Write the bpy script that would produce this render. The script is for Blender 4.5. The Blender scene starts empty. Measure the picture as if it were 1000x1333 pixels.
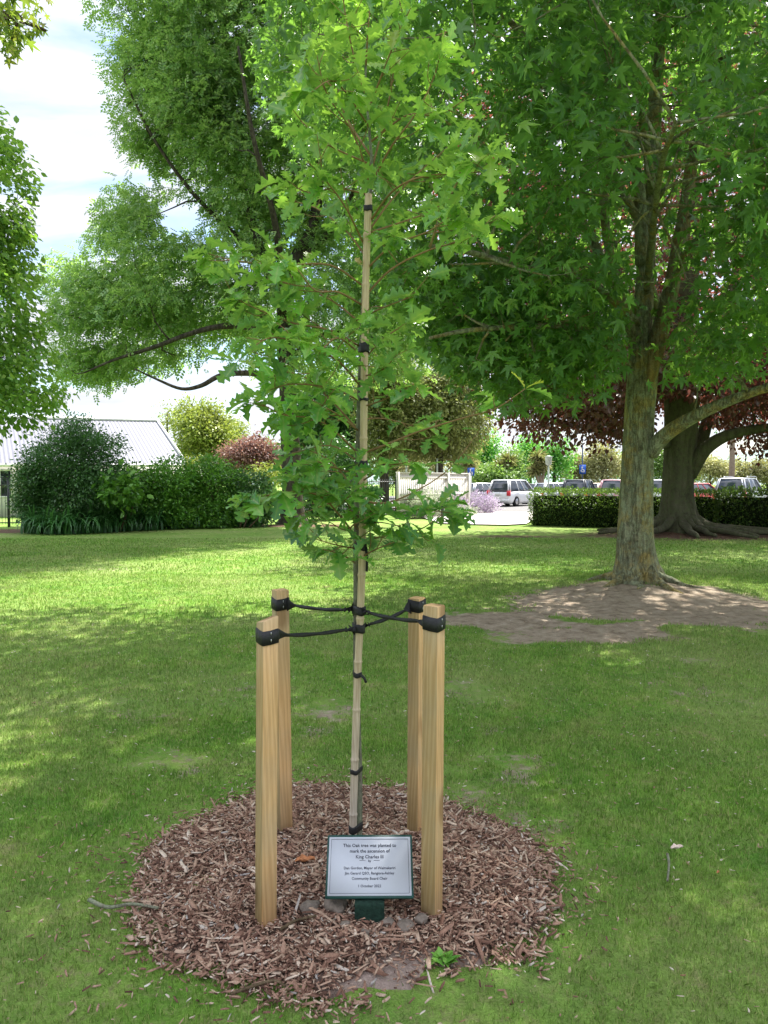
import bpy, bmesh, math, random
import numpy as np
from mathutils import Vector, Matrix
random.seed(7)
rng = np.random.default_rng(11)
C = bpy.context.scene.collection
scene = bpy.context.scene

# ------------------------------------------------------------ camera
CAMH = 1.6
HORIZON = 628.0
PITCH = math.atan((666.5 - HORIZON) / 1000.0)
cam_data = bpy.data.cameras.new('camera')
cam_data.sensor_fit = 'HORIZONTAL'; cam_data.sensor_width = 36; cam_data.lens = 36
cam_data.clip_start = 0.05; cam_data.clip_end = 3000
cam = bpy.data.objects.new('camera', cam_data); C.objects.link(cam)
cam.location = (0, 0, CAMH); cam.rotation_euler = (math.pi / 2 - PITCH, 0, 0)
scene.camera = cam

def ray(px, py):
    x = (px - 500) / 1000.0; u = -(py - 666.5) / 1000.0
    c, s = math.cos(PITCH), math.sin(PITCH)
    return np.array([x, c + u * s, -s + u * c])
def P(px, py, Y):
    r = ray(px, py); r = r * (Y / r[1]); return np.array([r[0], r[1], r[2] + CAMH])
def G(px, py, z=0.0):
    r = ray(px, py); r = r * ((z - CAMH) / r[2]); return np.array([r[0], r[1], z])

# ------------------------------------------------------------ numpy noise
def _h(ix, iy, seed):
    n = (ix.astype(np.int64) * 374761393 + iy.astype(np.int64) * 668265263 + seed * 974634777) & 0x7fffffff
    n = ((n ^ (n >> 13)) * 1274126177) & 0x7fffffff
    return ((n ^ (n >> 16)) & 0xffff) / 65535.0
def vnoise(x, y, seed=0):
    ix = np.floor(x); iy = np.floor(y); fx = x - ix; fy = y - iy
    fx = fx * fx * (3 - 2 * fx); fy = fy * fy * (3 - 2 * fy)
    ix = ix.astype(np.int64); iy = iy.astype(np.int64)
    a = _h(ix, iy, seed); b = _h(ix + 1, iy, seed); c = _h(ix, iy + 1, seed); d = _h(ix + 1, iy + 1, seed)
    return (a * (1 - fx) + b * fx) * (1 - fy) + (c * (1 - fx) + d * fx) * fy
def fbm(x, y, seed=0, o=4):
    s = 0; a = 0.5; t = 0
    for k in range(o):
        s = s + a * vnoise(x * 2 ** k, y * 2 ** k, seed + k); t += a; a *= 0.5
    return s / t

# ------------------------------------------------------------ mesh accumulation
class Acc:
    def __init__(s): s.v = []; s.l = []; s.n = []; s.k = 0; s.m = []
    def add(s, verts, faces, mat=0):
        verts = np.asarray(verts, float)
        for f in faces:
            s.l.append(np.asarray(f, np.int64) + s.k); s.n.append(np.array([len(f)])); s.m.append(np.array([mat]))
        s.v.append(verts); s.k += len(verts)
    def add_arr(s, verts, faces, mat=0):      # faces: (F, n) array
        verts = np.asarray(verts, float).reshape(-1, 3); faces = np.asarray(faces, np.int64)
        s.l.append((faces + s.k).ravel()); s.n.append(np.full(len(faces), faces.shape[1])); s.m.append(np.full(len(faces), mat))
        s.v.append(verts); s.k += len(verts)
    def box(s, c, d, R=None, mat=0):
        c = np.asarray(c, float); d = np.asarray(d, float) / 2
        v = np.array([[x, y, z] for x in (-1, 1) for y in (-1, 1) for z in (-1, 1)], float) * d
        if R is not None: v = v @ np.asarray(R).T
        s.add_arr(v + c, [[0, 1, 3, 2], [4, 6, 7, 5], [0, 4, 5, 1], [2, 3, 7, 6], [0, 2, 6, 4], [1, 5, 7, 3]], mat)
    def tube(s, pts, rad, sides=8, cap=True, noise=0.0, mat=0, seed=0, flare=None):
        pts = np.asarray(pts, float); n = len(pts)
        rad = np.broadcast_to(np.asarray(rad, float), (n,))
        T = np.gradient(pts, axis=0); T /= np.linalg.norm(T, axis=1)[:, None] + 1e-12
        ref = np.array([1.0, 0, 0]) if abs(T[0][0]) < 0.9 else np.array([0, 1.0, 0])
        U = np.zeros_like(pts); u = ref - T[0] * ref.dot(T[0]); u /= np.linalg.norm(u); U[0] = u
        for i in range(1, n):
            u = u - T[i] * u.dot(T[i]); u /= np.linalg.norm(u) + 1e-12; U[i] = u
        W = np.cross(T, U)
        a = np.linspace(0, 2 * np.pi, sides, endpoint=False)
        ca, sa = np.cos(a), np.sin(a)
        R = np.repeat(rad[:, None], sides, 1)
        if noise:
            L = np.concatenate([[0], np.cumsum(np.linalg.norm(np.diff(pts, axis=0), axis=1))])
            aa, LL = np.meshgrid(a, L)
            nn = fbm(np.cos(aa) * 1.3 + 7 + seed, np.sin(aa) * 1.3 + LL * 0.7 + 9, seed, 3) - 0.5
            fine = vnoise(aa * sides / 6.3 * 0.5, LL * 3.0, seed + 5) - 0.5
            R = R * (1 + noise * (nn * 1.6 + fine * 0.5))
        if flare is not None: R = R * flare(a, pts)
        V = pts[:, None, :] + R[..., None] * (U[:, None, :] * ca[None, :, None] + W[:, None, :] * sa[None, :, None])
        V = V.reshape(-1, 3)
        i = np.arange(n - 1)[:, None]; j = np.arange(sides)[None, :]; j2 = (j + 1) % sides
        F = np.stack([i * sides + j, i * sides + j2, (i + 1) * sides + j2, (i + 1) * sides + j], -1).reshape(-1, 4)
        s.add_arr(V, F, mat)
        if cap:
            k = s.k - len(V)
            for base, rev in ((0, True), ((n - 1) * sides, False)):
                f = np.arange(sides) + base + k
                if rev: f = f[::-1]
                s.l.append(f); s.n.append(np.array([sides])); s.m.append(np.array([mat]))
    def loft(s, rings, mat=0, caps=True):
        rings = np.asarray(rings, float); n, m, _ = rings.shape
        i = np.arange(n - 1)[:, None]; j = np.arange(m)[None, :]; j2 = (j + 1) % m
        F = np.stack([i * m + j, i * m + j2, (i + 1) * m + j2, (i + 1) * m + j], -1).reshape(-1, 4)
        s.add_arr(rings.reshape(-1, 3), F, mat)
        if caps:
            k = s.k - n * m
            for f in (np.arange(m)[::-1] + k, np.arange(m) + (n - 1) * m + k):
                s.l.append(f); s.n.append(np.array([m])); s.m.append(np.array([mat]))
    def stamp(s, tv, tf, pos, rot, scale, mat=0):     # tv (n,3), tf (F,k), pos (N,3), rot (N,3,3), scale (N,) or (N,3)
        N = len(pos); n = len(tv)
        sc = np.asarray(scale, float)
        if sc.ndim == 1: sc = np.repeat(sc[:, None], 3, 1)
        v = tv[None] * sc[:, None, :]
        V = np.einsum('nij,nkj->nki', rot, v) + pos[:, None, :]
        F = (np.asarray(tf)[None] + (np.arange(N) * n)[:, None, None]).reshape(-1, len(tf[0]))
        s.add_arr(V.reshape(-1, 3), F, mat)
    def xform(s, M, off=(0, 0, 0)):
        s.v = [v @ np.asarray(M).T + np.asarray(off) for v in s.v]
    def build(s, name, mats, parent=None, smooth=False, loc=None):
        me = bpy.data.meshes.new(name)
        V = np.concatenate(s.v).astype(np.float32); L = np.concatenate(s.l).astype(np.int32); N = np.concatenate(s.n).astype(np.int32)
        M = np.concatenate(s.m).astype(np.int32)
        me.vertices.add(len(V)); me.vertices.foreach_set('co', V.ravel())
        me.loops.add(len(L)); me.loops.foreach_set('vertex_index', L)
        me.polygons.add(len(N)); st = np.concatenate([[0], np.cumsum(N)[:-1]]).astype(np.int32)
        me.polygons.foreach_set('loop_start', st)
        if not isinstance(mats, (list, tuple)): mats = [mats]
        for m in mats: me.materials.append(m)
        if len(mats) > 1: me.polygons.foreach_set('material_index', M)
        if smooth: me.polygons.foreach_set('use_smooth', np.ones(len(N), bool))
        me.update(calc_edges=True); me.validate()
        o = bpy.data.objects.new(name, me); C.objects.link(o)
        if parent is not None: o.parent = parent
        if loc is not None: o.location = loc
        return o

def tag(o, label=None, cat=None, group=None, kind=None):
    if label: o['label'] = label
    if cat: o['category'] = cat
    if group: o['group'] = group
    if kind: o['kind'] = kind
    return o
def thing(name, label, cat, loc=(0, 0, 0), rz=0.0, group=None):
    o = bpy.data.objects.new(name, None); C.objects.link(o)
    o.location = [float(q) for q in loc]; o.rotation_euler = (0, 0, rz)
    o.empty_display_size = 0.1
    return tag(o, label, cat, group)

# ------------------------------------------------------------ materials
class NT:
    def __init__(s, name):
        s.m = bpy.data.materials.new(name); s.m.use_nodes = True; s.t = s.m.node_tree; s.t.nodes.clear()
        s.out = s.n('ShaderNodeOutputMaterial')
    def n(s, typ, **kw):
        x = s.t.nodes.new(typ)
        for k, v in kw.items(): setattr(x, k, v)
        return x
    def L(s, a, b): s.t.links.new(a, b)
    def val(s, node, **kw):
        for k, v in kw.items(): node.inputs[k].default_value = v
    def noise(s, vec, scale, detail=4, rough=0.55, dist=0.0):
        x = s.n('ShaderNodeTexNoise'); x.inputs['Scale'].default_value = scale; x.inputs['Detail'].default_value = detail
        x.inputs['Roughness'].default_value = rough; x.inputs['Distortion'].default_value = dist
        if vec is not None: s.L(vec, x.inputs['Vector'])
        return x.outputs['Fac']
    def ramp(s, fac, stops, interp='LINEAR'):
        x = s.n('ShaderNodeValToRGB'); x.color_ramp.interpolation = interp
        e = x.color_ramp.elements
        while len(e) < len(stops): e.new(0.5)
        for el, (p, c) in zip(e, stops):
            el.position = p; el.color = (c[0], c[1], c[2], 1) if hasattr(c, '__len__') else (c, c, c, 1)
        s.L(fac, x.inputs['Fac']); return x.outputs['Color']
    def mix(s, fac, a, b, mode='MIX'):
        x = s.n('ShaderNodeMix', data_type='RGBA', blend_type=mode)
        if isinstance(fac, (int, float)): x.inputs[0].default_value = fac
        else: s.L(fac, x.inputs[0])
        for k, c in ((6, a), (7, b)):
            if hasattr(c, 'links'): s.L(c, x.inputs[k])
            else: x.inputs[k].default_value = (c[0], c[1], c[2], 1)
        return x.outputs[2]
    def math(s, op, a, b=None, clamp=False):
        x = s.n('ShaderNodeMath', operation=op, use_clamp=clamp)
        for k, c in ((0, a), (1, b)):
            if c is None: continue
            if hasattr(c, 'links'): s.L(c, x.inputs[k])
            else: x.inputs[k].default_value = c
        return x.outputs[0]
    def coords(s, kind='Object', scale=None, rot=None):
        x = s.n('ShaderNodeTexCoord'); o = x.outputs[kind]
        if scale is not None or rot is not None:
            m = s.n('ShaderNodeMapping')
            if scale is not None: m.inputs['Scale'].default_value = scale
            if rot is not None: m.inputs['Rotation'].default_value = rot
            s.L(o, m.inputs['Vector']); o = m.outputs['Vector']
        return o
    def pos(s, scale=None):
        o = s.n('ShaderNodeNewGeometry').outputs['Position']
        if scale is not None:
            m = s.n('ShaderNodeMapping'); m.inputs['Scale'].default_value = scale
            s.L(o, m.inputs['Vector']); o = m.outputs['Vector']
        return o
    def bump(s, h, strength=0.5, dist=0.01, prev=None):
        x = s.n('ShaderNodeBump'); x.inputs['Strength'].default_value = strength; x.inputs['Distance'].default_value = dist
        s.L(h, x.inputs['Height'])
        if prev is not None: s.L(prev, x.inputs['Normal'])
        return x.outputs['Normal']
    def bsdf(s, color, rough=0.8, spec=0.3, normal=None, metal=0.0, **kw):
        x = s.n('ShaderNodeBsdfPrincipled')
        if hasattr(color, 'links'): s.L(color, x.inputs['Base Color'])
        else: x.inputs['Base Color'].default_value = (*color, 1)
        if hasattr(rough, 'links'): s.L(rough, x.inputs['Roughness'])
        else: x.inputs['Roughness'].default_value = rough
        x.inputs['Specular IOR Level'].default_value = spec; x.inputs['Metallic'].default_value = metal
        if normal is not None: s.L(normal, x.inputs['Normal'])
        for k, v in kw.items(): x.inputs[k].default_value = v
        return x.outputs[0]
    def end(s, shader): s.L(shader, s.out.inputs['Surface']); return s.m

def leaf_mat(name, stops, trans=(0.1, 0.3, 0.02), tfac=0.4, rough=0.45, spec=0.5, patch=None, wax=None, rib=False):
    t = NT(name)
    g = t.n('ShaderNodeNewGeometry')
    col = t.ramp(g.outputs['Random Per Island'], stops)
    big = t.noise(g.outputs['Position'], patch[0] if patch else 0.8, 2)
    hs = t.n('ShaderNodeHueSaturation'); t.L(col, hs.inputs['Color'])
    v = t.math('MULTIPLY_ADD', big, 0.9); v.node.inputs[2].default_value = 0.55; t.L(v, hs.inputs['Value'])
    col = hs.outputs['Color']
    if wax is not None:       # paler underside
        col = t.mix(t.math('MULTIPLY', g.outputs['Backfacing'], 0.6), col, wax)
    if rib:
        sz = t.n('ShaderNodeSeparateXYZ'); t.L(g.outputs['Position'], sz.inputs[0])      # leaves low down are deeper and bluer
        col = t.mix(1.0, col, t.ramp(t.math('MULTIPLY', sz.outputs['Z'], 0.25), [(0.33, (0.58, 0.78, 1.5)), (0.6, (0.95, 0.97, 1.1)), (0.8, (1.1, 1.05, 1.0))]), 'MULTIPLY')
        ra = t.n('ShaderNodeAttribute', attribute_name='rib')
        col = t.mix(t.math('MULTIPLY', t.math('POWER', ra.outputs['Fac'], 7.0), 0.55), col, (0.42, 0.5, 0.16))
    p = t.bsdf(col, rough, spec)
    tr = t.n('ShaderNodeBsdfTranslucent')
    tc = t.mix(0.75, col, trans); 
    hs2 = t.n('ShaderNodeHueSaturation'); t.L(tc, hs2.inputs['Color']); t.L(v, hs2.inputs['Value'])
    t.L(hs2.outputs['Color'], tr.inputs['Color'])
    mx = t.n('ShaderNodeMixShader'); mx.inputs[0].default_value = tfac
    t.L(p, mx.inputs[1]); t.L(tr.outputs[0], mx.inputs[2])
    return t.end(mx.outputs[0])

def bark_mat(name, c0, c1, c2, lichen=None, ochre=None, vscale=7.0, bump=0.9):
    t = NT(name)
    co = t.pos((1, 1, 0.28)); cc = t.pos()
    f = t.noise(co, vscale * 2.2, 6, 0.65, 0.4)
    rn = t.noise(t.pos((1, 1, 0.13)), vscale * 1.9, 3, 0.6, 0.8)      # long upright fissures
    rn2 = t.noise(t.pos((1, 1, 0.3)), vscale * 5.5, 4, 0.6, 0.5)
    rid = t.math('ADD', t.math('ABSOLUTE', t.math('SUBTRACT', rn, 0.5)), t.math('MULTIPLY', t.math('ABSOLUTE', t.math('SUBTRACT', rn2, 0.5)), 0.6))
    fine = t.noise(cc, 60, 5, 0.7)
    crack = t.ramp(rid, [(0.01, 0.0), (0.085, 1.0)])
    col = t.ramp(f, [(0.28, c0), (0.5, c1), (0.72, c2)])
    if lichen is not None:
        lm = t.ramp(t.noise(cc, 9, 6, 0.75), [(0.42, 0.0), (0.6, 1.0)])
        col = t.mix(t.math('MULTIPLY', lm, 0.8), col, lichen)
    if ochre is not None:
        om = t.ramp(t.noise(cc, 3.2, 6, 0.7), [(0.48, 0.0), (0.62, 1.0)])
        col = t.mix(t.math('MULTIPLY', om, 0.75), col, ochre)
    col = t.mix(t.math('MULTIPLY', t.math('SUBTRACT', 1.0, crack), 0.35), col, (c0[0] * 0.6, c0[1] * 0.6, c0[2] * 0.6))
    col = t.mix(0.55, col, t.ramp(fine, [(0.3, 0.35), (0.7, 1.25)]), 'MULTIPLY')
    h = t.math('ADD', t.math('MULTIPLY', crack, 0.7), t.math('MULTIPLY', f, 0.8))
    h = t.math('ADD', h, t.math('MULTIPLY', fine, 0.3))
    return t.end(t.bsdf(col, 0.9, 0.15, t.bump(h, bump, 0.02)))

def plain(name, col, rough=0.6, spec=0.4, metal=0.0, var=0.12, vs=12.0, bump=0.0, emit=None):
    t = NT(name)
    n = t.noise(t.coords('Object'), vs, 4, 0.6)
    c = t.mix(1.0, col, t.ramp(n, [(0.25, 1 - var), (0.75, 1 + var)]), 'MULTIPLY')
    nm = t.bump(n, bump, 0.01) if bump else None
    return t.end(t.bsdf(c, rough, spec, nm, metal))

M = {}
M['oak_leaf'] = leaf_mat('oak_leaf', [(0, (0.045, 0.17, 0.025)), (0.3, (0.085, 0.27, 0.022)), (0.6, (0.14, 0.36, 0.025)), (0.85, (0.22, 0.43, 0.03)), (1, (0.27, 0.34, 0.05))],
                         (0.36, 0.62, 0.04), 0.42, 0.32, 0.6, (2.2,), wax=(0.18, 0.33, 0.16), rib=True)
M['oak_gold'] = leaf_mat('oak_gold', [(0, (0.34, 0.42, 0.04)), (1, (0.45, 0.42, 0.05))], (0.5, 0.6, 0.05), 0.4, 0.4, 0.5)
M['gum_leaf'] = leaf_mat('sweetgum_leaf', [(0, (0.04, 0.125, 0.03)), (0.5, (0.075, 0.18, 0.04)), (0.85, (0.13, 0.25, 0.05)), (1, (0.2, 0.34, 0.05))],
                         (0.27, 0.52, 0.05), 0.44, 0.36, 0.5, (0.7,), wax=(0.09, 0.22, 0.08))
M['ash_leaf'] = leaf_mat('ash_leaf', [(0, (0.10, 0.22, 0.06)), (0.5, (0.18, 0.34, 0.10)), (1, (0.36, 0.50, 0.17))], (0.36, 0.58, 0.09), 0.48, 0.38, 0.6, (0.25,))
M['lime_leaf'] = leaf_mat('linden_leaf', [(0, (0.07, 0.18, 0.03)), (0.5, (0.13, 0.28, 0.04)), (1, (0.27, 0.40, 0.08))], (0.34, 0.58, 0.06), 0.48, 0.5, 0.4, (0.5,))
M['bough_leaf'] = leaf_mat('bough_leaf', [(0, (0.06, 0.12, 0.02)), (0.6, (0.12, 0.2, 0.03)), (1, (0.26, 0.2, 0.05))], (0.3, 0.42, 0.04), 0.4, 0.5, 0.4)
M['beech_leaf'] = leaf_mat('copper_beech_leaf', [(0, (0.025, 0.028, 0.015)), (0.4, (0.045, 0.035, 0.02)), (0.7, (0.075, 0.045, 0.028)), (1, (0.07, 0.085, 0.025))],
                           (0.42, 0.11, 0.08), 0.38, 0.4, 0.5, (0.4,))
M['hedge_leaf'] = leaf_mat('hedge_leaf', [(0, (0.03, 0.08, 0.02)), (0.6, (0.07, 0.14, 0.025)), (1, (0.2, 0.27, 0.05))], (0.2, 0.35, 0.04), 0.3, 0.5, 0.4, (1.5,))
M['shrub_dark'] = leaf_mat('shrub_leaf_dark', [(0, (0.03, 0.08, 0.02)), (0.6, (0.055, 0.145, 0.035)), (1, (0.11, 0.23, 0.06))], (0.1, 0.28, 0.04), 0.3, 0.4, 0.5, (0.8,))
M['shrub_mid'] = leaf_mat('shrub_leaf_mid', [(0, (0.05, 0.15, 0.02)), (0.6, (0.10, 0.26, 0.03)), (1, (0.2, 0.4, 0.05))], (0.18, 0.4, 0.04), 0.35, 0.35, 0.5, (0.8,))
M['shrub_lime'] = leaf_mat('shrub_leaf_bright', [(0, (0.12, 0.24, 0.03)), (1, (0.3, 0.42, 0.05))], (0.35, 0.5, 0.05), 0.4, 0.4, 0.4, (0.8,))
M['aga_leaf'] = leaf_mat('strap_leaf', [(0, (0.03, 0.10, 0.03)), (0.7, (0.06, 0.18, 0.045)), (1, (0.13, 0.28, 0.09))], (0.1, 0.28, 0.04), 0.25, 0.35, 0.5)
M['olive_leaf'] = leaf_mat('olive_leaf', [(0, (0.11, 0.145, 0.045)), (0.6, (0.21, 0.25, 0.085)), (1, (0.42, 0.43, 0.2))], (0.38, 0.42, 0.09), 0.4, 0.5, 0.3, (0.5,))
M['yellow_leaf'] = leaf_mat('yellow_green_leaf', [(0, (0.12, 0.19, 0.03)), (0.6, (0.24, 0.31, 0.05)), (1, (0.42, 0.44, 0.12))], (0.35, 0.42, 0.06), 0.35, 0.5, 0.3, (0.4,))
M['plum_leaf'] = leaf_mat('plum_leaf', [(0, (0.10, 0.05, 0.05)), (0.6, (0.19, 0.10, 0.09)), (1, (0.33, 0.22, 0.15))], (0.36, 0.17, 0.12), 0.3, 0.5, 0.3, (0.5,))
M['far_leaf'] = leaf_mat('far_leaf', [(0, (0.08, 0.16, 0.04)), (0.6, (0.15, 0.27, 0.06)), (1, (0.27, 0.38, 0.11))], (0.25, 0.42, 0.06), 0.35, 0.5, 0.3, (0.2,))
M['far_bright'] = leaf_mat('far_leaf_bright', [(0, (0.07, 0.24, 0.05)), (0.6, (0.13, 0.4, 0.07)), (1, (0.3, 0.55, 0.1))], (0.25, 0.6, 0.06), 0.35, 0.5, 0.3, (0.3,))
M['far_tan'] = leaf_mat('far_leaf_tan', [(0, (0.22, 0.23, 0.1)), (0.6, (0.36, 0.36, 0.16)), (1, (0.5, 0.48, 0.26))], (0.4, 0.4, 0.1), 0.3, 0.6, 0.3, (0.3,))
M['cordyline'] = leaf_mat('cordyline_leaf', [(0, (0.2, 0.22, 0.07)), (0.6, (0.33, 0.34, 0.12)), (1, (0.42, 0.36, 0.18))], (0.3, 0.35, 0.08), 0.25, 0.5, 0.4)
M['lavender'] = leaf_mat('lavender_flower', [(0, (0.42, 0.33, 0.44)), (0.7, (0.62, 0.52, 0.64)), (1, (0.3, 0.38, 0.22))], (0.4, 0.35, 0.5), 0.25, 0.7, 0.2)
M['silver_leaf'] = leaf_mat('silver_shrub_leaf', [(0, (0.3, 0.36, 0.24)), (0.7, (0.5, 0.54, 0.42)), (1, (0.65, 0.65, 0.55))], (0.4, 0.45, 0.3), 0.25, 0.7, 0.2)
M['weed'] = leaf_mat('weed_leaf', [(0, (0.1, 0.28, 0.04)), (1, (0.2, 0.42, 0.06))], (0.25, 0.5, 0.05), 0.35, 0.5, 0.4)

M['gum_bark'] = bark_mat('sweetgum_bark', (0.08, 0.075, 0.045), (0.21, 0.20, 0.12), (0.34, 0.32, 0.21), (0.34, 0.38, 0.24), (0.38, 0.28, 0.08), 6.5, 1.0)
M['gum_bark_brown'] = bark_mat('sweetgum_bark_brown', (0.09, 0.065, 0.035), (0.22, 0.16, 0.085), (0.34, 0.25, 0.14), (0.28, 0.30, 0.19), (0.34, 0.22, 0.08), 4.5, 0.9)
M['beech_bark'] = bark_mat('beech_bark', (0.05, 0.045, 0.03), (0.10, 0.095, 0.06), (0.16, 0.15, 0.10), (0.11, 0.13, 0.06), None, 1.6, 0.6)
M['ash_bark'] = bark_mat('ash_bark', (0.03, 0.026, 0.02), (0.08, 0.07, 0.05), (0.15, 0.13, 0.10), None, None, 5, 1.0)
M['twig'] = bark_mat('twig_bark', (0.05, 0.035, 0.02), (0.12, 0.085, 0.05), (0.2, 0.15, 0.09), None, None, 20, 0.4)
M['stem_bark'] = bark_mat('sapling_bark', (0.09, 0.085, 0.06), (0.19, 0.18, 0.13), (0.30, 0.28, 0.21), (0.24, 0.28, 0.18), None, 26, 0.5)
M['oak_twig'] = plain('oak_twig', (0.22, 0.14, 0.06), 0.7, 0.2, var=0.3, vs=40)

def wood():
    t = NT('pine_post'); 
    oi = t.n('ShaderNodeObjectInfo')
    tc = t.n('ShaderNodeTexCoord'); add = t.n('ShaderNodeVectorMath', operation='ADD')
    sc = t.n('ShaderNodeVectorMath', operation='SCALE'); cmb = t.n('ShaderNodeCombineXYZ')
    t.L(oi.outputs['Random'], cmb.inputs['X']); t.L(oi.outputs['Random'], cmb.inputs['Z']); t.L(cmb.outputs[0], sc.inputs[0]); sc.inputs['Scale'].default_value = 9.0
    t.L(tc.outputs['Object'], add.inputs[0]); t.L(sc.outputs[0], add.inputs[1])
    mp = t.n('ShaderNodeMapping'); mp.inputs['Scale'].default_value = (1, 1, 0.045); t.L(add.outputs[0], mp.inputs['Vector'])
    # rings of growth, stretched up the post, bent round knots
    kn = t.n('ShaderNodeTexVoronoi'); kn.inputs['Scale'].default_value = 5.2; 
    mk = t.n('ShaderNodeMapping'); mk.inputs['Scale'].default_value = (1.0, 1.0, 0.55); t.L(add.outputs[0], mk.inputs['Vector']); t.L(mk.outputs[0], kn.inputs['Vector'])
    knot = t.ramp(kn.outputs['Distance'], [(0.0, 1.0), (0.13, 0.9), (0.24, 0.0)])
    w = t.n('ShaderNodeTexWave', wave_type='BANDS', bands_direction='DIAGONAL'); t.L(mp.outputs[0], w.inputs['Vector'])
    w.inputs['Scale'].default_value = 38; w.inputs['Distortion'].default_value = 7; w.inputs['Detail'].default_value = 3; w.inputs['Detail Scale'].default_value = 1.3
    fine = t.noise(mp.outputs[0], 260, 5, 0.7); bign = t.noise(add.outputs[0], 3, 3)
    col = t.ramp(w.outputs['Fac'], [(0.1, (0.57, 0.345, 0.155)), (0.55, (0.63, 0.385, 0.18)), (0.9, (0.67, 0.425, 0.21))])
    col = t.mix(1.0, col, t.ramp(fine, [(0.3, 0.86), (0.7, 1.08)]), 'MULTIPLY')
    col = t.mix(t.ramp(bign, [(0.45, 0.0), (0.7, 0.45)]), col, (0.40, 0.34, 0.23))
    col = t.mix(t.math('MULTIPLY', knot, 0.75), col, (0.22, 0.12, 0.05))
    # side shade put into the colour: one face of each post darker and greener
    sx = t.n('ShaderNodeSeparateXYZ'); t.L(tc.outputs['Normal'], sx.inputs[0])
    shade_face = t.ramp(t.math('MULTIPLY', sx.outputs['X'], -1.0), [(0.5, 0.0), (0.8, 1.0)])
    col = t.mix(t.math('MULTIPLY', shade_face, 0.9), col, t.mix(1.0, col, (0.60, 0.68, 0.66), 'MULTIPLY'))
    h = t.math('ADD', fine, t.math('MULTIPLY', w.outputs['Fac'], 0.4))
    return t.end(t.bsdf(col, 0.75, 0.2, t.bump(h, 0.4, 0.002)))
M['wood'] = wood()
def bamboo():
    t = NT('bamboo'); n = t.noise(t.coords('Object', (1, 1, 0.05)), 180, 4); b = t.noise(t.coords('Object'), 6, 3)
    col = t.ramp(n, [(0.3, (0.40, 0.29, 0.15)), (0.7, (0.60, 0.48, 0.29))])
    # greyer, weathered lower part
    sep = t.n('ShaderNodeSeparateXYZ'); t.L(t.coords('Object'), sep.inputs[0])
    z = t.ramp(t.math('ADD', t.math('MULTIPLY', sep.outputs['Z'], 0.5), t.math('MULTIPLY', b, 0.2)), [(0.15, 1.0), (0.75, 0.0)])
    col = t.mix(t.math('MULTIPLY', z, 0.8), col, t.ramp(n, [(0.3, (0.30, 0.26, 0.23)), (0.7, (0.50, 0.45, 0.41))]))
    return t.end(t.bsdf(col, 0.45, 0.4, t.bump(n, 0.2, 0.001)))
M['bamboo'] = bamboo()
M['black_strap'] = plain('black_strap', (0.012, 0.012, 0.014), 0.55, 0.4, var=0.4, vs=60, bump=0.3)
M['metal_staple'] = plain('staple', (0.6, 0.6, 0.6), 0.3, 0.5, 1.0)
M['sign_green'] = plain('sign_green', (0.012, 0.06, 0.05), 0.4, 0.5, var=0.2)
M['post_green'] = plain('post_green', (0.012, 0.032, 0.022), 0.85, 0.2, var=0.5, vs=70, bump=0.6)
M['sign_plate'] = plain('sign_plate', (0.46, 0.48, 0.53), 0.7, 0.3, 0.0, var=0.03, vs=400)
M['ink'] = plain('ink', (0.05, 0.055, 0.07), 0.6, 0.3)
M['clod'] = plain('soil_clod', (0.17, 0.14, 0.115), 0.95, 0.1, var=0.4, vs=40, bump=0.8)
M['dry_leaf'] = plain('dry_leaf', (0.62, 0.50, 0.28), 0.8, 0.2, var=0.25, vs=60)
M['white_leaf'] = plain('pale_leaf', (0.62, 0.50, 0.42), 0.8, 0.2, var=0.25, vs=60)
M['orange_bark'] = plain('orange_bark', (0.42, 0.18, 0.08), 0.8, 0.2, var=0.3, vs=60)

def chips():
    t = NT('wood_chip'); g = t.n('ShaderNodeNewGeometry')
    col = t.ramp(g.outputs['Random Per Island'], [(0, (0.07, 0.035, 0.025)), (0.25, (0.18, 0.095, 0.065)), (0.45, (0.29, 0.17, 0.12)), (0.70, (0.37, 0.24, 0.17)), (0.9, (0.46, 0.34, 0.25)), (0.97, (0.60, 0.50, 0.40)), (1, (0.34, 0.31, 0.29))])
    n = t.noise(t.pos(), 160, 4, 0.7)
    col = t.mix(0.8, col, t.ramp(n, [(0.3, 0.6), (0.7, 1.3)]), 'MULTIPLY')
    return t.end(t.bsdf(col, 0.85, 0.2, t.bump(n, 0.5, 0.003)))
M['chips'] = chips()

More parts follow.
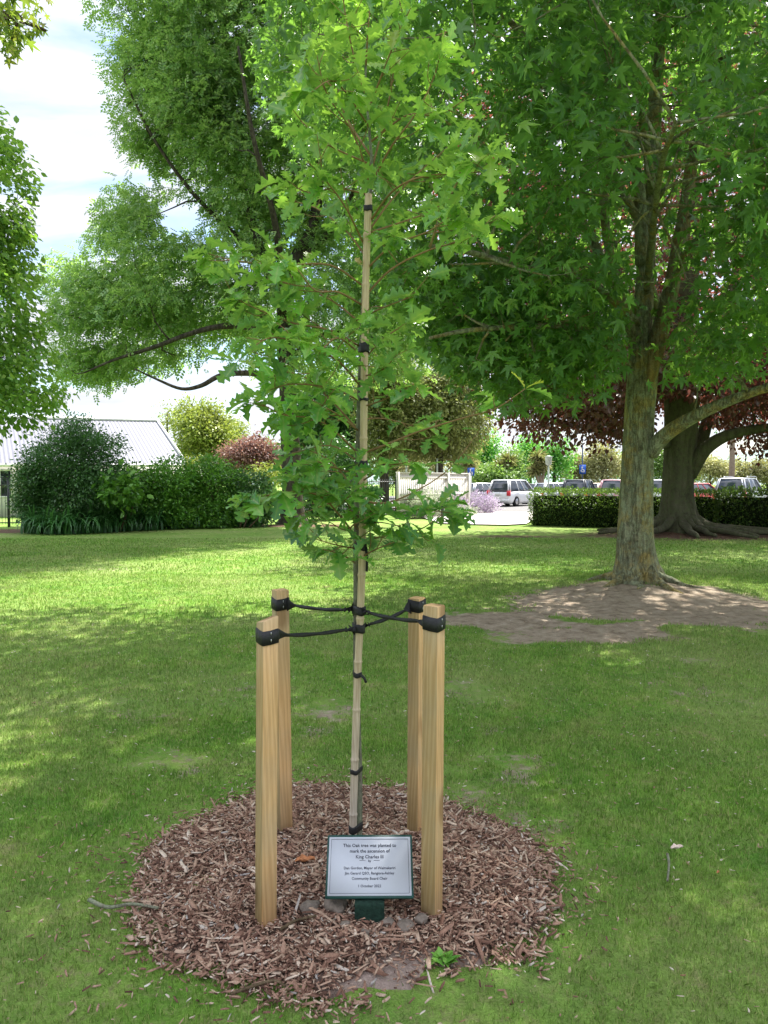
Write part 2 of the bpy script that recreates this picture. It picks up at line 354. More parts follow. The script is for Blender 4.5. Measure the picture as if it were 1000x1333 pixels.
def grass_color(t, pos):
    big = t.noise(pos, 0.45, 4, 0.6); mid = t.noise(pos, 2.6, 5, 0.6); sm = t.noise(pos, 24, 4, 0.7)
    col = t.ramp(mid, [(0.3, (0.095, 0.245, 0.03)), (0.55, (0.18, 0.325, 0.05)), (0.8, (0.34, 0.40, 0.11))])
    dry = t.ramp(big, [(0.42, 0.0), (0.62, 0.8)])
    col = t.mix(dry, col, (0.26, 0.345, 0.10))
    patch = t.ramp(t.math('ADD', t.math('MULTIPLY', mid, 0.7), t.math('MULTIPLY', sm, 0.35)), [(0.6, 0.0), (0.72, 0.65)])
    col = t.mix(patch, col, (0.38, 0.32, 0.19))
    return col, sm, mid
def ground_mat():
    t = NT('lawn_ground'); pos = t.pos()
    col, sm, mid = grass_color(t, pos)
    fine = t.noise(pos, 130, 4, 0.8)
    col = t.mix(t.ramp(sm, [(0.46, 0.0), (0.66, 0.5)]), col, (0.27, 0.24, 0.12))      # dead thatch between the blades
    sx = t.noise(t.pos((1, 0.35, 1)), 16, 4, 0.7)
    col = t.mix(0.75, col, t.ramp(fine, [(0.3, 0.45), (0.7, 1.35)]), 'MULTIPLY')
    col = t.mix(0.45, col, t.ramp(sx, [(0.3, 0.6), (0.7, 1.3)]), 'MULTIPLY')
    at = t.n('ShaderNodeAttribute', attribute_name='soil')
    soiln = t.noise(pos, 5, 6, 0.7)
    k = t.math('ADD', at.outputs['Fac'], t.math('MULTIPLY', t.math('SUBTRACT', soiln, 0.5), 1.3))
    k = t.math('ADD', k, t.math('MULTIPLY', t.math('SUBTRACT', sm, 0.5), 0.5))
    mask = t.ramp(k, [(0.42, 0.0), (0.62, 1.0)])
    dirt = t.ramp(t.noise(pos, 7, 7, 0.75), [(0.32, (0.16, 0.12, 0.085)), (0.45, (0.30, 0.235, 0.17)), (0.58, (0.40, 0.325, 0.245)), (0.72, (0.50, 0.42, 0.33))])
    dirt = t.mix(0.6, dirt, t.ramp(fine, [(0.3, 0.6), (0.7, 1.3)]), 'MULTIPLY')
    at2 = t.n('ShaderNodeAttribute', attribute_name='leaf_litter')
    dirt = t.mix(at2.outputs['Fac'], dirt, t.ramp(fine, [(0.3, (0.05, 0.03, 0.018)), (0.6, (0.13, 0.07, 0.04)), (0.8, (0.25, 0.15, 0.09))]))
    col = t.mix(mask, col, dirt)
    h = t.math('ADD', t.math('MULTIPLY', fine, 0.6), sm)
    return t.end(t.bsdf(col, 0.95, 0.1, t.bump(h, 0.8, 0.03)))
M['ground'] = ground_mat()
def grass_mat():
    t = NT('grass_blade'); pos = t.pos()
    col, sm, mid = grass_color(t, pos)
    g = t.n('ShaderNodeNewGeometry')
    r = t.ramp(g.outputs['Random Per Island'], [(0, 0.42), (0.5, 0.95), (0.85, 1.5), (1, 2.0)])
    col = t.mix(1.0, col, r, 'MULTIPLY')
    straw = t.ramp(g.outputs['Random Per Island'], [(0.86, 0.0), (0.9, 0.75)])
    col = t.mix(straw, col, (0.42, 0.36, 0.18))
    p = t.bsdf(col, 0.6, 0.3); tr = t.n('ShaderNodeBsdfTranslucent'); t.L(t.mix(0.5, col, (0.3, 0.5, 0.06)), tr.inputs['Color'])
    mx = t.n('ShaderNodeMixShader'); mx.inputs[0].default_value = 0.35; t.L(p, mx.inputs[1]); t.L(tr.outputs[0], mx.inputs[2])
    return t.end(mx.outputs[0])
M['grass'] = grass_mat()
def mulchbed():
    t = NT('mulch_bed'); pos = t.pos(); n = t.noise(pos, 40, 6, 0.8); b = t.noise(pos, 3.5, 4)
    col = t.ramp(n, [(0.3, (0.05, 0.03, 0.022)), (0.6, (0.16, 0.105, 0.08)), (0.8, (0.3, 0.22, 0.17))])
    at = t.n('ShaderNodeAttribute', attribute_name='dust')
    col = t.mix(at.outputs['Fac'], col, t.ramp(n, [(0.3, (0.30, 0.22, 0.185)), (0.7, (0.46, 0.36, 0.31))]))
    return t.end(t.bsdf(col, 0.95, 0.1, t.bump(n, 1.0, 0.02)))
M['mulch_bed'] = mulchbed()
# ------------------------------------------------------------ ground
gum = G(830, 769); GX, GY = gum[0], gum[1]
bee = G(883, 694); BX, BY = bee[0], bee[1]
mc = np.array([-0.165, 3.13])          # mulch circle centre
def ell(x, y, c, rx, ry):
    return 1.0 - np.sqrt(((x - c[0]) / rx) ** 2 + ((y - c[1]) / ry) ** 2)
SPOTS = [((195, 920), .22, .28), ((232, 986), .22, .3), ((595, 903), .28, .3), ((630, 862), .2, .25), ((460, 935), .4, .22), ((905, 900), .25, .2), ((330, 897), .2, .2),
         ((620, 790), .9, .22), ((720, 1020), .3, .3), ((730, 1090), .15, .3), ((150, 740), .5, .6), ((700, 960), .2, .2), ((945, 868), .25, .25), ((650, 1075), .25, .2)]
def soil_mask(x, y):
    x0_, y0_ = x, y; x = x0_ + (fbm(x0_ * 1.1, y0_ * 1.1, 51, 4) - .5) * 1.1; y = y0_ + (fbm(x0_ * 1.1 + 9, y0_ * 1.1, 57, 4) - .5) * 1.1
    a = G(845, 792); m = ell(x, y, a, 1.95, 1.9) * 1.9
    b = G(690, 806); m = np.maximum(m, ell(x, y, b, 1.45, 0.55) * 1.5)
    c = G(800, 822); m = np.maximum(m, ell(x, y, c, 1.35, 0.7) * 1.6)
    g = G(772, 806); m = m - np.clip(ell(x, y, g, 0.85, 0.22), 0, 1) * 2.2
    g = G(905, 822); m = m - np.clip(ell(x, y, g, 0.7, 0.5), 0, 1) * 1.2
    m = np.maximum(m, ell(x, y, (BX + 0.6, BY - 1.1), 5.2, 2.4) * 1.0)
    m = np.maximum(m, ell(x, y, (BX - 5.5, BY - 1.5), 2.4, .9) * 0.45)
    m = np.maximum(m, ell(x, y, (-12.5, 25.5), 3.0, 1.0) * 1.0)
    m = np.maximum(m, ell(x, y, (-3.2, 28.6), 2.6, 1.2) * 1.0)
    for p, rx, ry in SPOTS:
        q = G(*p); m = np.maximum(m, ell(x, y, q, rx, ry) * 0.22)
    return m
def gheight(x, y):
    h = (fbm(x * 0.25, y * 0.25, 3, 3) - 0.5) * 0.05
    r = np.hypot(x - GX, y - GY)
    h = h + 0.16 * np.exp(-(r / 1.3) ** 2) - 0.015 * np.clip(soil_mask(x, y) * 3, 0, 1) * (y < 14)
    h = h + (fbm(x * 5, y * 5, 8, 3) - 0.5) * 0.03 * np.clip(soil_mask(x, y) * 3, 0, 1)
    rb = np.hypot(x - BX, y - BY); h = h + 0.12 * np.exp(-(rb / 1.8) ** 2)
    rm = np.hypot((x - mc[0]) / 0.88, (y - mc[1]) / 0.92)
    h = h + 0.02 * np.clip(1.2 - rm, 0, 1)
    return h
# rows widen with distance; one sheet to the horizon
ys = np.concatenate([np.arange(-6, 1.5, 0.3), np.arange(1.5, 15, 0.06), np.arange(15, 36, 0.25), np.geomspace(36, 1400, 60)])
ts = np.concatenate([-np.geomspace(60, 0.9, 40), np.linspace(-0.86, 0.86, 200), np.geomspace(0.9, 60, 40)])
YY, TT = np.meshgrid(ys, ts, indexing='ij')
XX = TT * (np.maximum(YY, 0) * 0.75 + 2.0)
gz = gheight(XX, YY)
gv = np.stack([XX, YY, gz], -1).reshape(-1, 3)
ny, nx = YY.shape
i = np.arange(ny - 1)[:, None]; j = np.arange(nx - 1)[None, :]
gf = np.stack([i * nx + j, i * nx + j + 1, (i + 1) * nx + j + 1, (i + 1) * nx + j], -1).reshape(-1, 4)
a = Acc(); a.add_arr(gv, gf); ground = a.build('ground', M['ground'], smooth=True); tag(ground, kind='structure')
def vattr(o, name, arr):
    at = o.data.attributes.new(name, 'FLOAT', 'POINT'); at.data.foreach_set('value', np.asarray(arr, np.float32).ravel())
vattr(ground, 'soil', np.clip(soil_mask(XX, YY) * 0.8 + 0.35, 0, 1))
vattr(ground, 'leaf_litter', (YY > 17) * 0.85)

# mulch bed
def mulch_r(th): return 0.82 + 0.022 * np.sin(2 * th + 3.6) + 0.03 * np.sin(3 * th + 2) + 0.02 * np.sin(7 * th)
nr, nt = 40, 120
rr, tt = np.meshgrid(np.linspace(0, 1, nr), np.linspace(0, 2 * np.pi, nt, endpoint=False), indexing='ij')
R = rr * mulch_r(tt) * (.93 + .30 * (fbm(np.cos(tt) * 6 + 5, np.sin(tt) * 6 + 5, 78, 5) - .4))
bx = mc[0] + R * np.cos(tt); by = mc[1] + R * np.sin(tt)
def mulch_h(x, y):
    th = np.arctan2(y - mc[1], x - mc[0]); q = np.hypot(x - mc[0], y - mc[1]) / mulch_r(th)
    dip = -0.022 * np.exp(-(((x + 0.72) / 0.1) ** 2 + ((y - 3.02) / 0.12) ** 2))
    return gheight(x, y) + 0.004 + (0.055 * np.clip(1 - q ** 2, 0, 1) + (fbm(x * 7, y * 7, 4, 3) - 0.5) * 0.05 * np.clip((1.05 - q) * 4, 0, 1)) + dip
bz = mulch_h(bx, by); bz[-1] = gheight(bx[-1], by[-1]) - 0.01
i = np.arange(nr - 1)[:, None]; j = np.arange(nt)[None, :]; j2 = (j + 1) % nt
bf = np.stack([i * nt + j, i * nt + j2, (i + 1) * nt + j2, (i + 1) * nt + j], -1).reshape(-1, 4)
a = Acc(); a.add_arr(np.stack([bx, by, bz], -1), bf); o = a.build('mulch_ground', M['mulch_bed'], smooth=True); tag(o, kind='structure')
dustc = G(545, 1283)
def dustf(x, y): return np.clip((ell(x, y, (dustc[0], dustc[1]), 0.42, 0.19) + (fbm(x * 9, y * 9, 61, 4) - .5) * 1.3) * 2.0, 0, .93)
vattr(o, 'dust', dustf(bx, by))

def rotz_tilt(n, tilt):
    yaw = rng.uniform(0, 2 * np.pi, n); t1 = rng.normal(0, tilt, n); t2 = rng.normal(0, tilt, n)
    c, s = np.cos(yaw), np.sin(yaw)
    Rz = np.zeros((n, 3, 3)); Rz[:, 0, 0] = c; Rz[:, 0, 1] = -s; Rz[:, 1, 0] = s; Rz[:, 1, 1] = c; Rz[:, 2, 2] = 1
    c, s = np.cos(t1), np.sin(t1)
    Ry = np.zeros((n, 3, 3)); Ry[:, 0, 0] = c; Ry[:, 0, 2] = s; Ry[:, 2, 0] = -s; Ry[:, 2, 2] = c; Ry[:, 1, 1] = 1
    c, s = np.cos(t2), np.sin(t2)
    Rx = np.zeros((n, 3, 3)); Rx[:, 1, 1] = c; Rx[:, 1, 2] = -s; Rx[:, 2, 1] = s; Rx[:, 2, 2] = c; Rx[:, 0, 0] = 1
    return Rz @ Ry @ Rx
# chips
chip = np.array([[-.5, -.28, -.5], [-.42, .35, -.5], [.1, .5, -.5], [.5, .12, -.5], [.38, -.42, -.5], [-.5, -.28, .5], [-.42, .35, .4], [.1, .5, .5], [.5, .12, .3], [.38, -.42, .5]])
chipf_q = [[0, 1, 6, 5], [1, 2, 7, 6], [2, 3, 8, 7], [3, 4, 9, 8], [4, 0, 5, 9]]
chipf_t = [[5, 6, 7], [5, 7, 8], [5, 8, 9]]
N = 38000
th = rng.uniform(0, 2 * np.pi, N); q = np.sqrt(rng.uniform(0, 1, N)) * (1 + np.abs(rng.normal(0, 0.05, N)) + .16 * (fbm(np.cos(th) * 3 + 5, np.sin(th) * 3 + 5, 77, 4) - .5))
stray = rng.uniform(0, 1, N) < 0.05; q = np.where(stray, .95 + np.abs(rng.normal(0, 0.16, N)) * (1 + .8 * (np.cos(th - 3.7) > .6)), q)
cx = mc[0] + q * mulch_r(th) * np.cos(th); cy = mc[1] + q * mulch_r(th) * np.sin(th)
keep = rng.uniform(0, 1, N) > dustf(cx, cy) * 0.93
keep &= ~((np.hypot(cx - mc[0], cy - mc[1]) > 0.75) & (cy < 2.75) & (rng.uniform(0, 1, N) < 0.35))
cx, cy, q = cx[keep], cy[keep], q[keep]; N = len(cx)
L_ = np.clip(rng.lognormal(-4.0, 0.55, N), 0.008, 0.10); W_ = L_ * rng.uniform(0.10, 0.36, N); T_ = rng.uniform(0.0015, 0.005, N)
W_ = np.clip(W_, 0.003, 0.02); bigp = rng.uniform(0, 1, N) < .035; L_ = np.where(bigp, rng.uniform(.05, .12, N), L_); W_ = np.where(bigp, rng.uniform(.006, .016, N), W_); L_ = np.where(q > 1.08, np.minimum(L_, .03), L_); W_ = np.where(q > 1.08, np.minimum(W_, .007), W_)
cz = np.where(q < 1, mulch_h(cx, cy), gheight(cx, cy) + 0.006) + rng.uniform(0, 0.018, N)
Rm = rotz_tilt(N, 0.33)
a = Acc(); 
tv = chip; sc = np.stack([L_, W_, T_], -1)
V = np.einsum('nij,nkj->nki', Rm, tv[None] * sc[:, None, :]) + np.stack([cx, cy, cz], -1)[:, None, :]
base = (np.arange(N) * len(tv))[:, None, None]
a.add_arr(V.reshape(-1, 3), (np.array(chipf_q)[None] + base).reshape(-1, 4)); a.k = 0
a2F = (np.array(chipf_t)[None] + base).reshape(-1, 3)
a.l.append(a2F.ravel()); a.n.append(np.full(len(a2F), 3)); a.m.append(np.full(len(a2F), 0)); a.k = N * len(tv)
o = a.build('wood_chips', M['chips']); tag(o, 'red brown wood chip mulch spread in a ring round the staked oak sapling', 'mulch', kind='stuff')

# ------------------------------------------------------------ grass blades
def blades(y0, y1, dens, wid, hgt, slope=0.60):
    area = slope * (y1 * y1 - y0 * y0) + 0.8 * (y1 - y0)
    n = int(area * dens)
    y = np.sqrt(rng.uniform(y0 * y0, y1 * y1, n)); x = rng.uniform(-1, 1, n) * (slope * y + 0.4)
    s = np.clip(soil_mask(x, y) * 0.8 + 0.35, 0, 1) + (fbm(x * 2.5, y * 2.5, 21, 4) - 0.5) * 1.0
    th = np.arctan2(y - mc[1], x - mc[0]); q = np.hypot(x - mc[0], y - mc[1]) / mulch_r(th)
    k = (s < 0.5 + rng.normal(0, 0.06, n)) & (q > 0.93 + np.abs(rng.normal(0, 0.07, n)) + .16 * (fbm(np.cos(th) * 3 + 5, np.sin(th) * 3 + 5, 77, 4) - .5))
    thin = fbm(x * 1.1, y * 1.1, 31, 3); k &= rng.uniform(0, 1, n) < np.clip(1.5 - thin * 1.1, 0.35, 1)
    ringd = np.clip(1.55 - q, 0, 0.5) / 0.5 * np.clip(2.6 * fbm(x * 3, y * 3, 91, 3) - .5, 0, 1); k &= rng.uniform(0, 1, n) > ringd * 0.85
    x, y = x[k], y[k]; n = len(x)
    yaw = rng.uniform(0, 2 * np.pi, n); lean = np.abs(rng.normal(0, 0.6, n)); la = rng.uniform(0, 2 * np.pi, n)
    h = hgt * rng.lognormal(0, 0.3, n) * (0.7 + 0.6 * fbm(x * 0.9, y * 0.9, 41, 2)); w = wid * rng.uniform(0.7, 1.3, n)
    z = gheight(x, y) - 0.003
    dx, dy = np.cos(yaw) * w / 2, np.sin(yaw) * w / 2
    lx, ly = np.cos(la) * np.sin(lean) * h, np.sin(la) * np.sin(lean) * h; lz = np.cos(lean) * h
    z0 = np.zeros(n)
    A = np.stack([x - dx, y - dy, z], -1); B = np.stack([x + dx, y + dy, z], -1)
    m1 = np.stack([x - dx * .8 + lx * .4, y - dy * .8 + ly * .4, z + lz * .6], -1); m2 = np.stack([x + dx * .8 + lx * .4, y + dy * .8 + ly * .4, z + lz * .6], -1)
    T = np.stack([x + lx, y + ly, z + lz], -1)
    return np.stack([A, B, m2, T, m1], 1)
a = Acc()
for (y0, y1, d, w, h) in ((1.75, 3.2, 18000, 0.0030, 0.020), (3.2, 5.2, 9500, 0.0042, 0.023), (5.2, 8.5, 3800, 0.0056, 0.026), (8.5, 13.5, 1300, 0.009, 0.032), (13.5, 22, 380, 0.016, 0.034)):
    V = blades(y0, y1, d, w, h); n = len(V)
    a.add_arr(V.reshape(-1, 3), np.arange(n * 5).reshape(-1, 5))
o = a.build('grass', M['grass']); tag(o, 'short mown lawn grass with dry and worn patches', 'grass', kind='stuff')
# small dry litter on the lawn: nobody could count it
N = 4200
y = np.sqrt(rng.uniform(1.8 ** 2, 9 ** 2, N)); x = rng.uniform(-1, 1, N) * (0.58 * y + 0.3)
L_ = rng.uniform(0.006, 0.024, N); sc = np.stack([L_, L_ * rng.uniform(0.15, 0.5, N), np.full(N, 0.0015)], -1)
V = np.einsum('nij,nkj->nki', rotz_tilt(N, 0.25), chip[None] * sc[:, None, :]) + np.stack([x, y, gheight(x, y) + 0.022], -1)[:, None, :]
base = (np.arange(N) * 10)[:, None, None]
a = Acc(); a.add_arr(V.reshape(-1, 3), (np.array(chipf_q)[None] + base).reshape(-1, 4)); F = (np.array(chipf_t)[None] + base).reshape(-1, 3)
a.l.append(F.ravel()); a.n.append(np.full(len(F), 3)); a.m.append(np.full(len(F), 0))
t = NT('litter'); g = t.n('ShaderNodeNewGeometry')
lm = t.end(t.bsdf(t.ramp(g.outputs['Random Per Island'], [(0, (0.2, 0.12, 0.06)), (0.6, (0.38, 0.3, 0.2)), (1, (0.6, 0.55, 0.48))]), 0.9, 0.1))
o = a.build('leaf_litter', lm); tag(o, 'tiny dry leaf and chip litter strewn over the mown lawn', 'litter', kind='stuff')

# ------------------------------------------------------------ stakes
def post_mesh(w, h, bev, slant=0.0, slantdir=(1, 0)):
    zs = [-0.15, 0.25 * h, 0.5 * h, 0.75 * h, h - 0.004, h]
    rings = []
    for k, z in enumerate(zs):
        ww = w / 2 if k < len(zs) - 1 else w / 2 - 0.003
        b = bev
        ring = []
        for (sx, sy) in ((1, 1), (-1, 1), (-1, -1), (1, -1)):
            pts = [(sx * ww, sy * (ww - b)), (sx * (ww - b), sy * ww)]
            if sx * sy < 0: pts = pts[::-1]
            ring += pts
        r = np.array([[x, y, z] for x, y in ring])
        if k >= len(zs) - 2: r[:, 2] += slant * (r[:, 0] * slantdir[0] + r[:, 1] * slantdir[1])
        rings.append(r)
    a = Acc(); a.loft(rings); return a
POSTS = {}
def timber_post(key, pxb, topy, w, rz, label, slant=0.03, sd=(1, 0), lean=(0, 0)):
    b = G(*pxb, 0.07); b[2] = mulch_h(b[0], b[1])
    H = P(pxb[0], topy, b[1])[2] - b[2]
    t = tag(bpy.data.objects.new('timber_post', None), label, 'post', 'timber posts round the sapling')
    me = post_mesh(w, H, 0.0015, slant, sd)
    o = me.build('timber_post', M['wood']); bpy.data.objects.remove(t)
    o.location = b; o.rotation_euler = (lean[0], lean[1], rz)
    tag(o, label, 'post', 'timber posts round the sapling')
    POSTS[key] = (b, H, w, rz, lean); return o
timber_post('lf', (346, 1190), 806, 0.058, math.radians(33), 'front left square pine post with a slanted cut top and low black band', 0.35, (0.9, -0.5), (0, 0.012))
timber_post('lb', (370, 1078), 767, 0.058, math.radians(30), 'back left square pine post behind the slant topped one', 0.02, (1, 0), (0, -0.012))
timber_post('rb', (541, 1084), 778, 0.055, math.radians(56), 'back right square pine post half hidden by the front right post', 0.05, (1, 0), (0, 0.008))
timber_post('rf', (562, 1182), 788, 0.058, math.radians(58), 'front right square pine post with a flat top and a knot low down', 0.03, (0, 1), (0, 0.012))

# ------------------------------------------------------------ sapling stem + bamboo
def smooth_poly(pts, n=None, sub=6):
    pts = np.asarray(pts, float)
    if len(pts) == 2: return np.linspace(pts[0], pts[1], 5)
    p = np.vstack([2 * pts[0] - pts[1], pts, 2 * pts[-1] - pts[-2]]); out = []
    for k in range(1, len(p) - 2):
        for u in np.linspace(0, 1, sub, endpoint=False):
            out.append(0.5 * ((2 * p[k]) + (-p[k - 1] + p[k + 1]) * u + (2 * p[k - 1] - 5 * p[k] + 4 * p[k + 1] - p[k + 2]) * u * u + (-p[k - 1] + 3 * p[k] - 3 * p[k + 1] + p[k + 2]) * u ** 3))
    out.append(p[-2]); return np.array(out)
SY = 3.15                       # depth of the sapling
sap_base = G(465, 1128); sap_base[1] = SY; 
stem_px = [(466, 1135), (467, 1080), (467, 1000), (465, 930), (464, 860), (464, 780), (464, 700), (466, 600), (468, 520), (471, 440), (474, 370), (478, 300), (484, 225), (481, 170), (476, 110), (478, 50)]
stem = np.array([P(x, y, SY + 0.035) for x, y in stem_px]); stem = smooth_poly(stem, sub=4)
srad = np.interp(stem[:, 2], [0, 1.0, 1.6, 2.2, 2.8, 3.5], [0.0150, 0.0125, 0.0115, 0.0095, 0.007, 0.003])
sapling = thing('oak_sapling', 'young oak sapling with a slender grey stem tied inside four timber posts', 'sapling', (stem[0][0], stem[0][1], 0))
off = -np.array([stem[0][0], stem[0][1], 0])
a = Acc(); a.tube(stem + off, srad, 12, noise=0.15, seed=3); a.build('trunk', M['stem_bark'], sapling, smooth=True)

bam = thing('bamboo_stake', 'tall tan bamboo cane tied to the sapling stem with black tape', 'cane', (0, 0, 0))
bpts_px = [(459, 1125), (460, 1060), (463, 960), (466, 870), (470, 780), (472, 700), (473, 620), (474, 520), (475, 440), (477, 340), (480, 253)]
bp = smooth_poly([P(x, y, SY - 0.002) for x, y in bpts_px], sub=8)
bam.location = (float(bp[0][0]), float(bp[0][1]), 0); boff = -np.array([bp[0][0], bp[0][1], 0])
nodes_z = np.array([0.22, 0.45, 0.66, 0.86, 1.04, 1.22, 1.42, 1.6, 1.78, 1.98, 2.18, 2.4, 2.6])
# refine around nodes
zz = np.unique(np.concatenate([np.linspace(bp[0][2], bp[-1][2], 40)] + [nodes_z + d for d in (-0.012, -0.004, 0, 0.004, 0.012)]))
zz = zz[(zz >= bp[0][2]) & (zz <= bp[-1][2])]
bb = np.stack([np.interp(zz, bp[:, 2], bp[:, 0]), np.interp(zz, bp[:, 2], bp[:, 1]), zz], -1)
br = np.interp(zz, [0, 2.8], [0.0158, 0.0148])
for nz in nodes_z: br = br * (1 + 0.17 * np.exp(-((zz - nz) / 0.005) ** 2) - 0.06 * np.exp(-((zz - nz - 0.01) / 0.006) ** 2))
a = Acc(); a.tube(bb + boff, br, 14); a.build('cane', M['bamboo'], bam, smooth=True)
def at_z(arr, z): return np.array([np.interp(z, arr[:, 2], arr[:, k]) for k in range(3)])
def band_around(pts, thick, h, parent, name='tie', off=(0, 0, 0), tail=None, wob=0.002):
    # flat band hugging a convex hull of circles (pts = [(centre, r), ...])
    ang = np.linspace(0, 2 * np.pi, 36, endpoint=False); d = np.stack([np.cos(ang), np.sin(ang)], -1)
    cs = np.array([c[:2] for c, r in pts]); rs = np.array([r for c, r in pts])
    sup = (cs @ d.T) + rs[:, None]; who = sup.argmax(0)
    ring = np.array([cs[w] + d[k] * (rs[w] + thick) for k, w in enumerate(who)])
    inner = np.array([cs[w] + d[k] * rs[w] * 0.95 for k, w in enumerate(who)])
    z = np.mean([c[2] for c, r in pts])
    rings = []
    for zz_, sc_, rg in ((-h / 2, 0, inner), (-h / 2, 0, ring), (-h / 6, 0.001, ring), (h / 6, 0.0005, ring), (h / 2, 0, ring), (h / 2, 0, inner)):
        zw = zz_ + wob * np.sin(ang * 3 + z * 20)
        rings.append(np.column_stack([rg * 1.0, z + zw]))
    a = Acc(); a.loft(np.array(rings) + np.asarray(off), caps=False)
    if tail is not None: a.tube(np.asarray(tail) + np.asarray(off), 0.0055, 6)
    return a.build(name, M['black_strap'], parent)
for py, h, both, tail in ((1079, 0.03, True, None), (1004, 0.018, True, None), (878, 0.02, True, 1), (712, 0.028, True, 2), (603, 0.02, True, None), (453, 0.04, True, None), (425, 0.012, True, None), (520, 0.012, False, None), (272, 0.022, True, None)):
    z = P(470, py, SY)[2]; c1 = at_z(bb, min(z, bb[-1, 2])); c2 = at_z(stem, z); c1[2] = c2[2] = z
    pts = [(c1, 0.0165)] + ([(c2, float(np.interp(z, stem[:, 2], srad)) + 0.001)] if both else [])
    tl = None
    if tail == 1: tl = [c1 + [0.012, -0.016, 0.004], c1 + [0.028, -0.02, -0.01], c1 + [0.036, -0.022, -0.028]]
    if tail == 2: tl = [c1 + [0.016, -0.01, 0], c1 + [0.02, -0.012, -0.05], c1 + [0.018, -0.012, -0.10]]
    band_around(pts, 0.0022, h, bam, 'tie', boff, tl)

def post_pt(key, py):
    b, H, w, rz, lean = POSTS[key]; z = P(0, py, b[1])[2]; s_ = math.sin(lean[1]) * (z - b[2])
    return np.array([b[0] + s_ * math.cos(rz), b[1] + s_ * math.sin(rz), z])
def strap(k1, y1, k2, y2, ys_, label, h1=0.05, h2=0.05):
    t = thing('tree_strap', label, 'strap', (0, 0, 0), group='black straps between the posts')
    p1, p2 = post_pt(k1, y1), post_pt(k2, y2)
    zc = P(467, ys_, SY)[2]; cb = at_z(bb, zc); cs_ = at_z(stem, zc); cb[2] = cs_[2] = zc
    t.location = (float(p1[0]), float(p1[1]), 0.0); o_ = -np.array([p1[0], p1[1], 0.0])
    for k, p, h in ((k1, p1, h1), (k2, p2, h2)):
        b, H, w, rz, lean = POSTS[k]; hw = w / 2 + 0.0025
        R = np.array([[math.cos(rz), -math.sin(rz), 0], [math.sin(rz), math.cos(rz), 0], [0, 0, 1]])
        corners = np.array([[1, 1, 0], [-1, 1, 0], [-1, -1, 0], [1, -1, 0]]) * hw
        rings = []
        for dz, e in ((-h / 2, -0.004), (-h / 2, 0), (0, 0.001), (h / 2, 0), (h / 2, -0.004)):
            rg = []
            for q in range(4):
                c0, c1_ = corners[q], corners[(q + 1) % 4]
                for u in (0.06, 0.5, 0.94):
                    v = (c0 * (1 - u) + c1_ * u) * (1 + e / hw); rg.append(R @ v + [0, 0, dz + 0.004 * math.sin(q * 2.1 + u * 3)] + p)
            rings.append(rg)
        a = Acc(); a.loft(np.array(rings) + o_, caps=False)
        bo = a.build('post_band', M['black_strap'], t)
        # staples
        a = Acc()
        f = R @ np.array([0, -hw - 0.001, 0]); 
        for dz in (0.012, -0.012): a.box(p + o_ + f + [0.0, 0, dz], (0.002, 0.002, 0.010), R)
        a.build('staple', M['metal_staple'], bo)
    mid = (cb + cs_) / 2
    d1 = p1 - mid; d1 /= np.linalg.norm(d1); d2 = p2 - mid; d2 /= np.linalg.norm(d2)
    for side, (p, d) in enumerate(((p1, d1), (p2, d2))):
        # strap twisted into a cord from the post to the stem, widening at each end
        s = p - d * 0.033; e = mid + d * 0.024
        n = 26; u = np.linspace(0, 1, n)
        line = s[None] * (1 - u[:, None]) + e[None] * u[:, None]; line[:, 2] -= 0.010 * np.sin(np.pi * u)
        rings = []
        T = (e - s) / np.linalg.norm(e - s); S = np.cross(T, [0, 0, 1]); S /= np.linalg.norm(S); U = np.cross(S, T)
        for k in range(n):
            tight = min(1, min(u[k], 1 - u[k]) / 0.16)
            wv = 0.024 * (1 - tight) ** 1.5 + 0.0085; th = 0.003 + 0.0035 * tight
            ang = tight * (u[k] * 9 + side)
            ax1 = U * math.cos(ang) + S * math.sin(ang); ax2 = -U * math.sin(ang) + S * math.cos(ang)
            rings.append([line[k] + ax1 * wv * math.cos(q) + ax2 * th * math.sin(q) for q in np.linspace(0, 2 * np.pi, 10, endpoint=False)])
        a = Acc(); a.loft(np.array(rings) + o_); a.build('cord', M['black_strap'], t, smooth=True)
    band_around([(cb, 0.0165), (cs_, 0.0125)], 0.006, 0.034, t, 'stem_wrap', o_)
strap('lb', 785, 'rf', 811, 795, 'black strap running from the back left post to the front right post')
strap('lf', 828, 'rb', 788, 818, 'black strap running from the front left post up to the back right post')

# dead leaf caught on the cane
def curled(name, loc, size, mat, label, cat, rz=0, seed=1, rx=0):
    r = random.Random(seed); n, m = 9, 7; V = []
    for i_ in range(n):
        for j_ in range(m):
            u = i_ / (n - 1) * 2 - 1; v = j_ / (m - 1) * 2 - 1
            w = math.sqrt(max(0, 1 - u * u * 0.9)) * (1 + 0.2 * math.sin(i_ * 2.3))
            V.append((u * size, v * w * size * 0.55 * math.cos(v * 0.9), size * (0.35 * v * v * w + 0.12 * math.sin(u * 5 + v * 3)) + r.uniform(-.04, .04) * size))
    F = [(i_ * m + j_, (i_ + 1) * m + j_, (i_ + 1) * m + j_ + 1, i_ * m + j_ + 1) for i_ in range(n - 1) for j_ in range(m - 1)]
    a = Acc(); a.add(V, F); o = a.build(name, mat, smooth=True)
    md = o.modifiers.new('s', 'SOLIDIFY'); md.thickness = size * 0.03
    o.location = [float(q) for q in loc]; o.rotation_euler = (rx, 0, rz); return tag(o, label, cat)
p = P(466, 341, SY - 0.02); curled('dead_leaf', p, 0.032, M['dry_leaf'], 'crumpled tan dead leaf caught on the sapling stem near the cane top', 'leaf', 1.2, 4, 1.3)
